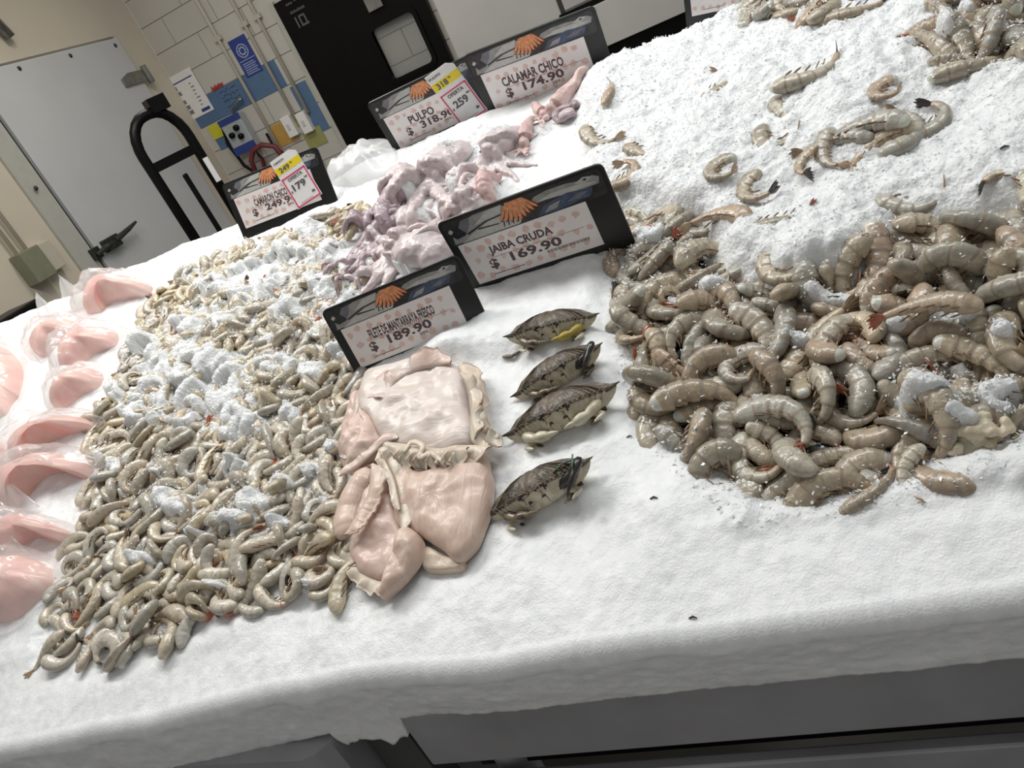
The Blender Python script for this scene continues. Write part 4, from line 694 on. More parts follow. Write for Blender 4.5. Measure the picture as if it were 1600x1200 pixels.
BODY = {(k, v): shrimp_body(k, v, v) for k in KIND for v in range(6)}
TAIL = {(k, v, c): shrimp_tail(k, v, c, v) for k in KIND for v in range(6) for c in TAILS}
LEGS = {(k, v): shrimp_legs(k, v, v) for k in KIND for v in range(6)}
CURL = ['almost straight', 'slightly bent', 'bent', 'half-curled', 'curled', 'tightly curled']
def project(P):
    d = np.array(P)-CAM; z = d@FW; return 800+FPX*(d@RT)/z, 600-FPX*(d@UP)/z
def put_shrimp(kind, var, color, M, legs=True):
    o = obj('prawn' if kind == 'large' else 'shrimp', BODY[kind, var]); o.matrix_world = M
    obj('tail_fan', TAIL[kind, var, color], o)
    if kind == 'large' or var % 2: obj('swimmerets', LEGS[kind, var], o)
    return o
def tail_dir(kind, var, M):
    L, R = KIND[kind]; s, p, th = spine(ARCS[var], L)
    a = project(M @ Vector((0, 0, 0))); c = project(M @ Vector((p[-1, 0]+.2*L*math.cos(th[-1]), p[-1, 1]+.2*L*math.sin(th[-1]), 0)))
    dx, dy = c[0]-a[0], c[1]-a[1]
    return ('right' if dx > 0 else 'left') if abs(dx) > abs(dy) else ('bottom' if dy > 0 else 'top')
def zone(name, px, py):
    if name == 'left':
        if py > 1030-.24*px: return 'at the left pile\'s front edge'
        if py > 905-.24*px: return 'near the left pile\'s front'
        if px < 230-.13*(py-500) and py > 450: return 'left pile beside bagged pink fillets'
        if px > 480 and py > 590: return 'left pile against the pale fillets'
        if py < 455 and px < 500-.3*(py-330): return 'back of left pile below small sign'
        if py < 470: return 'left pile beside the octopuses'
        if py > 690-.1*px: return 'lower middle of the left pile'
        return 'upper middle of left pile, by snow'
    if name == 'right':
        if py > 700-.06*(px-1100): return 'front edge of the right pile'
        if px < 1060 and py < 470: return 'right pile beside large black sign'
        if px < 1090: return 'right pile beside the crabs'
        if px > 1360: return 'right pile towards the picture edge'
        if py < 560: return 'right pile just under heaped ice'
        return 'middle of the right pile'
    if name == 'top': return 'in the upper right corner heap'
    return 'in the heap beyond the ice'
GAP_SHADE = mat('gap_shade', rgb(18, 18, 18), rough=.4)
def build_gap_shade():  # added black sheet, puts deep shade into the gaps between the prawns
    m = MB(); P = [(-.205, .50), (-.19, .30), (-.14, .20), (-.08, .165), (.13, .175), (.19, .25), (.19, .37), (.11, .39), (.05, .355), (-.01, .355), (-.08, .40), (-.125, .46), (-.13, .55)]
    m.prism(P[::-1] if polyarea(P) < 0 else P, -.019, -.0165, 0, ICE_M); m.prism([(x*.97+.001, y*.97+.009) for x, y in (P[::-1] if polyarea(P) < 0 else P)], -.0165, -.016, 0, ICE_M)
    return tag(m.build('gap_shade_sheet', [GAP_SHADE]), 'black sheet added as shade in the gaps of the right prawn pile', 'tray')
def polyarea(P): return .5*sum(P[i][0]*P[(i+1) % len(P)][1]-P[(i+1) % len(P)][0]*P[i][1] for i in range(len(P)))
build_gap_shade()
def place_piles():
    for name in ('left', 'right', 'top', 'mid'):
        rest_v, rest_f, rest_m, rest_t, nb = [], [], [], [], 0; kind = PK[name]
        for k, (u, v, h, q0, q1, q2, q3, var, sc) in enumerate(PILES[name]):
            R3 = Quaternion((q0/1000, q1/1000, q2/1000, q3/1000)).normalized().to_matrix().to_4x4()
            M = ICE_M @ Matrix.Translation((u*1e-4, v*1e-4, h*1e-4+DROP[name])) @ R3 @ Matrix.Diagonal((sc/100, sc/100, sc/100, 1))
            r = random.Random(k*7+var); color = r.choices(['red', 'brown', 'dark'], [.18, .62, .2] if kind == 'small' else [.3, .5, .2])[0]
            if k < LIMIT[name]:
                o = put_shrimp(kind, var, color, M)
                px, py = project(M.translation)
                lab = '%s %s, %s tail towards %s, %s' % (CURL[var], 'grey shrimp' if kind == 'small' else 'banded prawn', color, tail_dir(kind, var, M), zone(name, px, py))
                tag(o, lab, 'shrimp' if kind == 'small' else 'prawn', lab)
            else:
                for me in (BODY[kind, var], TAIL[kind, var, color]):
                    co = np.empty(len(me.vertices)*3); me.vertices.foreach_get('co', co); co = co.reshape(-1, 3)@np.array(M.to_3x3()).T+np.array(M.translation)
                    base = {'shrimp': 0, 'tail_fan': 3+list(TAILS).index(color)}[me.name.split('.')[0]]
                    for f in me.polygons: rest_f.append(tuple(i+nb for i in f.vertices)); rest_m.append(base+f.material_index)
                    tn = np.ones((len(co), 4), np.float32)
                    if 'tone' in me.color_attributes:
                        q = np.empty(len(co)*4, np.float32); me.color_attributes['tone'].data.foreach_get('color', q)
                        tn = q.reshape(-1, 4).copy(); tn[:, :3] *= np.array([r.uniform(.88, 1.1)]*3)*np.array([1, r.uniform(.95, 1.0), r.uniform(.86, 1.0)])
                    rest_t.append(tn); rest_v.append(co); nb += len(co)
        if rest_v:
            big = kind == 'large'
            o = obj('shrimp_heap', mesh('shrimp_heap', np.concatenate(rest_v), rest_f, [SB_L if big else SB_S, S_EDGE if big else S_EDGE2, SB_L if big else SB_S, T_RED, T_BROWN, T_DARK], rest_m))
            o.data.color_attributes.new('tone', 'FLOAT_COLOR', 'POINT').data.foreach_set('color', np.concatenate(rest_t).ravel())
            tag(o, {'left': 'more small grey shrimp deep between the others of the left pile', 'right': 'more large prawns deep in the right pile'}.get(name, 'more shrimp deep in the far heap'), 'shrimp', kind='stuff')
place_piles()
def half_buried(px, py, ang, var, color, lift, size, label, kind='large', roll=0.0, flip=False):
    """one shrimp lying in the heaped ice; ang = where its tail points in the photograph"""
    u, v, h = on_ice(px, py); a = math.radians(ang); u2, v2 = uv(px+30*math.cos(a), py+30*math.sin(a), h)
    L, R = KIND[kind]; s, p, th = spine(ARCS[var], L); hd = math.atan2(v2-v, u2-u); ch = math.atan2(p[-1, 1]-p[0, 1], p[-1, 0]-p[0, 0])
    if flip: ch = -ch
    M = ICE_M @ Matrix.Translation((u, v, h+lift)) @ Matrix.Rotation(hd-ch, 4, 'Z') @ Matrix.Rotation(roll, 4, 'X') @ (Matrix.Diagonal((size, size, -size, 1)) @ Matrix.Diagonal((1, -1, 1, 1)) if flip else Matrix.Scale(size, 4))
    o = put_shrimp(kind, var, color, M); tag(o, label, 'prawn'); return o
for a in [
  (1345, 207, 165, 1, 'brown', 0.0060, 1.22, 'pale banded prawn lying level atop the row of prawns in the snowy ice'),
  (1305, 222, 170, 0, 'brown', 0.0010, 0.96, 'thin grey prawn tucked under the pale banded one in the snowy ice'),
  (1372, 228, 150, 1, 'brown', 0.0020, 1.09, 'grey prawn below the pale banded one in the snowy ice row'),
  (1418, 212, 290, 2, 'brown', 0.0060, 1.15, 'thick grey prawn with blunt end down, right part of the snowy row'),
  (1452, 196, 320, 3, 'dark', 0.0050, 1.09, 'pinkish bent prawn at the right end of the snowy row'),
  (1292, 240, 80, 1, 'brown', 0.0050, 0.90, 'short upright grey prawn at the left end of the snowy row'),
  (1262, 250, 130, 2, 'dark', 0.0010, 0.83, 'ragged dark-legged prawn at the far left of the snowy row'),
  (1380, 146, 75, 4, 'brown', 0.0040, 0.87, 'round beige prawn alone in the snow above the snowy row'),
  (1268, 118, -30, 1, 'dark', 0.0030, 1.22, 'long brownish prawn with black tip stretched across the upper snow'),
  (1330, 20, -20, 0, 'dark', 0.0000, 1.02, 'slim brown prawn near the top edge of the snow, dark tail'),
  (1232, 170, 20, 1, 'dark', -0.0070, 1.02, 'prawn sunk in snow with only its black tail showing'),
  (1124, 126, -60, 2, 'brown', -0.0060, 0.90, 'small prawn nearly buried in snow with a brown bit on top'),
  (1208, 216, 10, 3, 'brown', -0.0040, 1.09, 'yellowish prawn chunk flush with the snow'),
  (1124, 268, 90, 4, 'brown', 0.0020, 0.96, 'round beige prawn in the snow above the right pile'),
  (1175, 300, 60, 3, 'dark', 0.0030, 0.96, 'brownish prawn with dark edge right of the round beige one'),
  (1128, 340, 178, 1, 'brown', 0.0030, 1.02, 'grey prawn lying level in snow above the right pile'),
  (1218, 344, -20, 0, 'red', -0.0020, 0.83, 'prawn stuck in the snow with its red tail tip out'),
  (1428, 312, -10, 2, 'brown', -0.0050, 0.96, 'faint grey prawn nearly covered, middle of the snow'),
  (1586, 288, 200, 3, 'dark', 0.0030, 0.96, 'dark greenish prawn at the right picture edge in snow'),
  (1450, 380, 195, 1, 'dark', 0.0040, 1.22, 'brown-backed prawn with black tail fan below the snow field'),
  (1490, 432, 215, 3, 'dark', 0.0060, 1.28, 'glassy grey prawn curved upward under the snow at right'),
  (1560, 362, 160, 1, 'brown', 0.0040, 1.15, 'yellowish prawn along the crack in the ice at right'),
  (1215, 418, 30, 3, 'brown', -0.0040, 1.02, 'glassy prawn faintly seen through the snow'),
  (930, 215, 20, 1, 'brown', -0.0010, 1.02, 'beige prawn at the left rim of the snow field'),
  (1000, 236, 15, 0, 'dark', -0.0040, 0.90, 'prawn tail with dark tip left in the snow field'),
  (980, 270, 300, 3, 'brown', -0.0010, 0.96, 'beige prawn with fine legs above the large black sign corner'),
  (952, 142, 285, 0, 'brown', -0.0010, 0.77, 'small beige prawn standing in snow beside the rear sign'),
  (1420, 738, 100, 1, 'brown', 0.0010, 0.64, 'small greenish prawn piece alone on smooth ice before the right pile'),
  (1276, 770, 275, 1, 'brown', 0.0010, 0.96, 'round pale prawn chunk half sunk in ice in front of the right pile'),
  (1150, 700, 70, 1, 'red', 0.0140, 1.22, 'prawn with pinkish tail leaning over the left end of the front edge'),
]: half_buried(*a)
half_buried(1232, 680, 25, 2, 'red', .034, 1.15, 'biggest bent prawn with red tail lying on top at the front right', flip=True)
half_buried(1165, 600, 110, 4, 'brown', .034, 1.0, 'curled grey ring of prawn on top in the middle of the right pile')
half_buried(1300, 580, 105, 1, 'red', .034, 1.05, 'long brown prawn standing head up with red tail, right pile middle')
half_buried(1390, 570, 250, 2, 'brown', .030, 1.0, 'thick prawn with tail up beside the dark hollow')
half_buried(1455, 515, 175, 0, 'red', .036, .95, 'orange-tailed prawn lying level above the dark hollow')
half_buried(1180, 740, 40, 3, 'red', .018, 1.0, 'prawn with blunt pale end hanging over the front edge')
# ================================================================== price signs
CARD = mat('price_card', rgb(240, 234, 232), rough=.3, noise=.04, nscale=25)
CARDPINK = mat('card_pink_print', rgb(226, 194, 186), rough=.35, noise=.1, nscale=200)
P_DARK = mat('photo_dark', rgb(44, 45, 46), rough=.3, noise=.5, nscale=90)
P_GREY = mat('photo_grey_fish', rgb(150, 150, 148), rough=.3, noise=.18, nscale=70)
P_LIGHT = mat('photo_pale_fish', rgb(188, 188, 184), rough=.3, noise=.12, nscale=90)
P_BLUE = mat('photo_blue_fish', rgb(72, 84, 110), rough=.3, noise=.3, nscale=100)
P_SLATE = mat('photo_slate_fish', rgb(112, 112, 122), rough=.3, noise=.2, nscale=90)
P_ORANGE = mat('photo_prawns', rgb(226, 152, 106), rough=.3, noise=.25, nscale=160)
P_ORANGE2 = mat('photo_prawns_outline', rgb(110, 54, 34), rough=.3, noise=.25, nscale=160)  # dark outline printed around each prawn
YELLOW = mat('yellow_band', rgb(238, 214, 30), rough=.4, noise=.05)
MAGENTA = mat('red_frame', rgb(214, 62, 110), rough=.4, noise=.05)
GREYINK = mat('grey_ink', rgb(92, 92, 94), rough=.5, noise=.05)

def text_mb(mb, s, x, y, w, h, z, mi=0, weight=.035):
    """lettering that fills the box x..x+w, y..y+h"""
    cu = bpy.data.curves.new('lettering', 'FONT'); cu.body = s; cu.offset = weight; cu.resolution_u = 2
    o = bpy.data.objects.new('lettering', cu); COL.objects.link(o)
    me = bpy.data.meshes.new_from_object(o.evaluated_get(bpy.context.evaluated_depsgraph_get()))
    co = np.empty(len(me.vertices)*3); me.vertices.foreach_get('co', co); co = co.reshape(-1, 3)
    lo, hi = co.min(0), co.max(0); k = np.array([w, h])/np.maximum(hi-lo, 1e-6)[:2]
    v = np.zeros_like(co); v[:, :2] = (co[:, :2]-lo[:2])*k + np.array([x, y]); v[:, 2] = z
    mb.add(v, [tuple(p.vertices) for p in me.polygons], mi)
    bpy.data.objects.remove(o); bpy.data.curves.remove(cu); bpy.data.meshes.remove(me)

def photo_strip(x0, x1, y0, y1, z, parent):
    """the printed strip of fish and prawns along the top of every sign"""
    mb = MB(); w, h = x1-x0, y1-y0
    P = lambda pts: [(x0+a*w, y0+b*h) for a, b in pts]
    def flat(pts, k, mi):
        q = P(pts); mb.add([(a, b, z+k*.00012) for a, b in q], [tuple(range(len(q)))], mi)
    q = rrect(x0, y0, x1, y1, .008); mb.add([(a, b, z) for a, b in q], [tuple(range(len(q)))], 0)
    flat([(.03, .06), (.04, .45), (.12, .80), (.22, .95), (.40, .96), (.45, .60), (.47, .10), (.30, .03)], 1, 1)
    flat([(.08, .03), (.46, .04), (.50, .30), (.42, .58), (.28, .52), (.16, .26)], 2, 2)
    flat([(.20, .55), (.30, .92), (.40, .94), (.38, .66)], 2, 2)
    flat([(.02, .55), (.07, .90), (.15, .95), (.17, .62), (.12, .30), (.06, .25)], 3, 0)
    flat([(.10, .66), (.13, .90), (.19, .93), (.17, .62), (.13, .38)], 4, 6)
    flat([(.025, .60), (.045, .72), (.06, .60), (.04, .50)], 5, 2)
    flat([(.14, .28), (.28, .53), (.42, .60), (.42, .64), (.27, .58), (.13, .34)], 3, 0); flat([(.20, .34), (.34, .28), (.35, .32), (.22, .40)], 3, 0)
    for k in range(3): flat([(.36+.03*k, .12), (.372+.03*k, .34), (.380+.03*k, .34), (.368+.03*k, .12)], 3, 0)
    flat([(.54, .52), (.60, .80), (.74, .93), (.92, .95), (.985, .70), (.97, .48), (.84, .44), (.68, .56)], 1, 1)
    flat([(.60, .58), (.70, .72), (.88, .68), (.96, .56), (.84, .48), (.70, .54)], 2, 2)
    flat([(.64, .88), (.78, .97), (.96, .96), (.97, .84), (.88, .78), (.80, .86)], 2, 0)
    flat([(.58, .06), (.63, .38), (.78, .54), (.93, .42), (.90, .14), (.70, .03)], 3, 3)
    flat([(.62, .10), (.66, .30), (.73, .36), (.70, .14)], 4, 1); flat([(.76, .20), (.84, .40), (.90, .36), (.84, .18)], 4, 6)
    flat([(.84, .74), (.90, .88), (.95, .80), (.90, .66)], 4, 2); flat([(.89, .77), (.905, .82), (.92, .77), (.905, .73)], 5, 0)
    for i in range(9):                                     # a fan of prawns
        t = i/8; A = (.44+.09*t, .97); B = (.36+.245*t, .10+.26*abs(t-.42)*2); n = (.017, .02); k = 4+i % 2
        pts = [(A[0]+(B[0]-A[0])*q+sx*n[0]*wd, A[1]+(B[1]-A[1])*q) for q, wd, sx in ((0, .55, -1), (.35, 1, -1), (.75, 1.05, -1), (1, .4, -1), (1, .4, 1), (.75, 1.05, 1), (.35, 1, 1), (0, .55, 1))]
        flat(pts, k, 5); flat([(a-.004, b+.01) for a, b in [(A[0]+(B[0]-A[0])*q+sx*n[0]*.60*wd, A[1]+(B[1]-A[1])*q) for q, wd, sx in ((.02, .55, -1), (.35, 1, -1), (.75, 1.05, -1), (.95, .4, -1), (.95, .4, 1), (.75, 1.05, 1), (.35, 1, 1), (.02, .55, 1))]], k+2, 4)
    return mb.build('photo_strip', [P_DARK, P_GREY, P_LIGHT, P_BLUE, P_ORANGE, P_ORANGE2, P_SLATE], parent)

def contact(px, py):
    """depth where the line of sight through a sign's foot meets the ice"""
    return float(W(*on_ice(px, py))[1])
def frame_from(TL, TR, BL, y, yaw):
    """corner pixels on an upright card at depth y -> frame at its lower left corner, width, height"""
    P = at(*TL, y=y); nrm = np.array([-math.sin(yaw), math.cos(yaw), 0]); d = ray(*TR); Q = CAM + d*(((P-CAM)@nrm)/(d@nrm))
    e = Q-P; w = np.linalg.norm(e); e /= w; d = ray(*BL); B = CAM + d*(((P-CAM)@e)/(d@e)); up = P-B; h = np.linalg.norm(up); up /= h
    n = np.cross(e, up)
    return Matrix(((e[0], up[0], n[0], B[0]), (e[1], up[1], n[1], B[1]), (e[2], up[2], n[2], B[2]), (0, 0, 0, 1))), w, h

def price_sign(TL, TR, BL, y, yaw, lines, price, label, sink=.02, card=(.065, .865, .335, .93), name_w=.55, name_x=.22, bar=False):
    M, w, h = frame_from(TL, TR, BL, y or contact(*BL), math.radians(yaw))
    root = empty('price_sign'); root.matrix_world = M; tag(root, label, 'sign', 'black price signs stuck in the ice')
    T = .005
    b = MB().prism(rrect(0, -sink, w, h, .011), -T, 0).build('board', [BLACK], root); bevel(b, .0012, 2)
    s = MB()
    for cx in (.25*w, .75*w): s.tube([(cx, -sink+.004, -T/2), (cx, -sink-.035, -T/2)], .003, 8)
    s.build('stake', [BLACK], root, True)
    photo_strip(.018*w, .975*w, (1-card[2])*h, h*.965, .0006, root)
    x0, x1, y1, y0 = card[0]*w, card[1]*w, (1-card[2])*h, (1-card[3])*h; cw, ch = x1-x0, y1-y0
    cardo = MB().box((x0, y0, .0002), (x1, y1, .0012)).build('price_card', [CARD], root)
    pk = MB(); r = random.Random(label)
    for i in range(30):                                    # faded pink leaf print in staggered rows
        row, k = divmod(i, 10); a = (k+.5+(.5 if row % 2 else 0))/10.6+r.uniform(-.012, .012); c = (row+.5)/3+r.uniform(-.05, .05)
        cx, cy, R = x0+a*cw, y0+c*ch, r.uniform(.026, .036)*cw; k = r.uniform(0, 6)
        q = [(max(x0+.001, min(x1-.001, cx+R*r.uniform(.6, 1.1)*math.cos(j*math.pi/5))), max(y0+.001, min(y1-.001, cy+R*r.uniform(.6, 1.1)*math.sin(j*math.pi/5)))) for j in range(10)]
        pk.add([(u, v, .00128) for u, v in q], [tuple(range(10))])
    pk.build('pink_print', [CARDPINK], cardo)
    t = MB(); z = .0014
    nm = lines
    if nm: text_mb(t, nm, x0+name_x*cw, y0+.53*ch, name_w*cw, .24*ch, z); text_mb(t, '$', x0+.155*cw, y0+.22*ch, .07*cw, .26*ch, z)
    if price: text_mb(t, price, x0+.33*cw, y0+.28*ch, .40*cw, .22*ch, z)
    t.box((x0+.15*cw, y0+.115*ch, z-.0001), (x0+.40*cw, y0+.13*ch, z)); t.box((x0+.20*cw, y0+.50*ch, z-.0001), (x0+.92*cw, y0+.507*ch, z))
    for i in range(34 if bar else 8):                      # tiny bar print after the price
        xx = x0+(.60+.0095*i)*cw; t.box((xx, y0+.20*ch, z-.0001), (xx+cw*(.004 if i % 3 else .006), y0+(.27 if i % 2 else .26)*ch, z))
    t.build('lettering', [INK], cardo)
    return root, M, w, h

def offer_tag(M, w, h, a, b, tw, th, rot, old, new, name, label):
    root = empty('offer_tag'); root.matrix_world = M @ Matrix.Translation((a*w, b*h, .0022)) @ Matrix.Rotation(math.radians(rot), 4, 'Z')
    tag(root, label, 'price tag', 'white offer tags tucked on the signs'); x, y = tw*w, th*h
    q = [(-x/2, -y/2), (x/2, -y/2), (x/2, y*.42), (x*.30, y/2), (-x/2, y/2)]
    pp = MB().prism(q, 0, .0006).build('paper', [WHITE], root)
    MB().box((-x*.49, y*.20, .0006), (x*.49, y*.335, .0009)).build('yellow_band', [YELLOW], pp)
    f = MB(); x0, x1, y0, y1, t = -x*.47, x*.47, -y*.49, y*.115, x*.045
    for lo, hi in (((x0, y0), (x1, y0+t)), ((x0, y1-t), (x1, y1)), ((x0, y0), (x0+t, y1)), ((x1-t, y0), (x1, y1))): f.box((*lo, .0006), (*hi, .001))
    f.build('red_frame', [MAGENTA], pp)
    l = MB(); z = .0012
    text_mb(l, name, -x*.44, y*.40, x*.42, y*.04, z); text_mb(l, old, -x*.36, y*.215, x*.40, y*.10, z); text_mb(l, '90', x*.08, y*.275, x*.1, y*.035, z)
    text_mb(l, 'OFERTA', -x*.28, y*.005, x*.58, y*.065, z); text_mb(l, '$', -x*.40, -y*.205, x*.07, y*.05, z); text_mb(l, new, -x*.28, -y*.20, x*.52, y*.135, z, weight=.04)
    text_mb(l, '90', x*.26, -y*.09, x*.13, y*.04, z); l.box((-x*.3, -y*.44, z-.0001), (x*.2, -y*.433, z)); l.box((x*.25, -y*.38, z-.0001), (x*.36, -y*.34, z))
    l.build('lettering', [GREYINK], pp)

price_sign((680, 350), (940, 254), (745, 461), 0, -2, 'JAIBA CRUDA', '169.90', 'large clean black sign reading JAIBA CRUDA 169.90 behind the crabs', .004, bar=True, name_w=.50, name_x=.20, card=(.055, .84, .335, .875))
price_sign((500, 487), (714, 397), (556, 586), 0, 9, 'FILETE DE MANTARRAYA FRESCO', '189.90', 'black sign reading FILETE DE MANTARRAYA FRESCO at the head of the pale fillets', .02, name_w=.60, name_x=.2)
price_sign((722, 88), (928, 8), (768, 186), 0, 2, 'CALAMAR CHICO', '174.90', 'frosted black sign reading CALAMAR CHICO behind the pink squid', .05, name_w=.60, name_x=.16)
r_, M_, w_, h_ = price_sign((572, 163), (737, 83), (620, 243), 0, 10, 'PULPO', '318.90', 'black sign reading PULPO 318.90 behind the octopuses', .02, name_w=.30, name_x=.24)
offer_tag(M_, w_, h_, .735, .52, .275, 1.02, 10, '318', '259', 'PULPO', 'white offer tag reading 259 stuck on the PULPO sign')
r_, M_, w_, h_ = price_sign((345, 289), (494, 228), (378, 366), 0, 4, 'CAMARON CHICO S/C', '249.90', 'smaller black sign reading 249.90 at the back of the small shrimp', .02, name_w=.52, name_x=.22)
offer_tag(M_, w_, h_, .715, .60, .275, 1.0, 11, '249', '179', 'CAMARON', 'white offer tag reading 179 stuck on the shrimp sign')
price_sign((1062, -62), (1226, -100), (1072, 34), 1.62, 0, '', '', 'black sign cut off by the top picture edge, behind the far shrimp heap', .03)
# ================================================================== crabs
CR_TOP = mat('crab_shell_dark', rgb(86, 74, 58), rough=.45, noise=.4, nscale=85, coat=.12, bump=.6, bscale=300, vary=(rgb(46, 37, 30), rgb(116, 101, 80)))
CR_PALE = mat('crab_shell_pale', rgb(212, 204, 180), rough=.35, noise=.25, nscale=80, coat=.2, vary=(rgb(186, 176, 148), rgb(222, 215, 194)))
CR_SEAM = mat('crab_face_seam', rgb(70, 54, 42), rough=.5, noise=.3, nscale=120)
CR_LIMB = mat('crab_limb', rgb(92, 78, 62), rough=.35, noise=.5, nscale=110, coat=.3, vary=(rgb(44, 36, 32), rgb(140, 122, 96)))
CR_BLACK = mat('crab_limb_black', rgb(38, 34, 32), rough=.35, noise=.4, nscale=90, coat=.3)
CR_YEL = mat('crab_yellow_joint', rgb(176, 156, 70), rough=.4, noise=.2, nscale=60)
CR_EYE = mat('crab_eye', rgb(24, 20, 18), rough=.15, coat=.5)
CR_RIM = mat('crab_rim', rgb(110, 92, 72), rough=.4, noise=.3, nscale=150)
GREEN = mat('green_band', rgb(62, 112, 84), rough=.4, noise=.1)
def crab_outline(n=120):
    pts = []
    for i in range(n):
        q = 2*math.pi*i/n; c, s = math.cos(q), math.sin(q); x = .068*abs(c)**.8*(1 if c > 0 else -1); ax = abs(x)/.068
        if s >= 0:
            y = .027*max(0, 1-ax**1.9); k = (ax*10) % 1.0; tooth = .0075*(1-k)*(1 if .25 < ax < .93 else 0); y += tooth
            if ax < .22: y += .0015*math.cos(ax*60)
        else: y = -.038*max(0, 1-ax**2.4)
        if ax > .90: x += (ax-.90)*.11*(1 if x > 0 else -1)
        pts.append((x, y))
    return pts
def crab_shell(mb, top, mi):
    out = crab_outline(); n = len(out); R = [0, .2, .4, .58, .74, .86, .94, 1.0]; vs = []; fs = []
    for k, r in enumerate(R):
        for (x, y) in out:
            px, py = x*r, (y+.006)*r-.006
            if top: z = .0265*max(0, 1-r**2.3)**.85 + .0012*(1-r**6)*math.sin(px*230+1)*math.cos(py*260) + .002*math.exp(-((abs(px)-.016)**2+(py+.004)**2)/.00006)*(1-r)
            else: z = -.024*max(0, 1-r**3.2)**.75
            vs.append((px, py, z))
    for k in range(len(R)-1):
        for i in range(n):
            f = (k*n+i, k*n+(i+1) % n, (k+1)*n+(i+1) % n, (k+1)*n+i)
            fs.append(f if not top else f[::-1])
    mb.add(vs, fs, mi)
def vent(x, r):
    xo = min(abs(x)/r, .066); yo = .027*(1-(xo/.068)**1.9); return np.array([x, (yo+.006)*r-.006, -.024*max(0, 1-r**3.2)**.75])
def face_plate(xa, xb, ra, rb, off, rnd_=.35):
    """a raised shell plate on the crab's face"""
    mb = MB(); n = 9; vs, fs = [], []
    for i in range(n):
        for j in range(n):
            s, t = i/(n-1), j/(n-1); x = xa+(xb-xa)*s; r = ra+(rb-ra)*t; p = vent(x, r); e = (4*s*(1-s))**rnd_*(4*t*(1-t))**rnd_
            vs.append(p+np.array([0, .75, -.65])*(off*e-.0004))
    for i in range(n-1):
        for j in range(n-1):
            f = (i*n+j, (i+1)*n+j, (i+1)*n+j+1, i*n+j+1); fs.append(f if xb > xa else f[::-1])
    return mb.add(vs, fs)
def limb(mb, pts, rad, mi=0, flat=.75):
    """jointed leg: each segment swells in its middle"""
    P, R = [], []
    for i in range(len(pts)-1):
        a, b = np.array(pts[i]), np.array(pts[i+1])
        for t, k in ((0, .72), (.35, 1.08), (.7, 1.0), (.95, .74)): P.append(a+(b-a)*t); R.append((rad[i]*(1-t)+rad[i+1]*t)*k)
    P.append(np.array(pts[-1])); R.append(rad[-1]*.5)
    mb.tube(P, R, 9, mi, flat=flat)
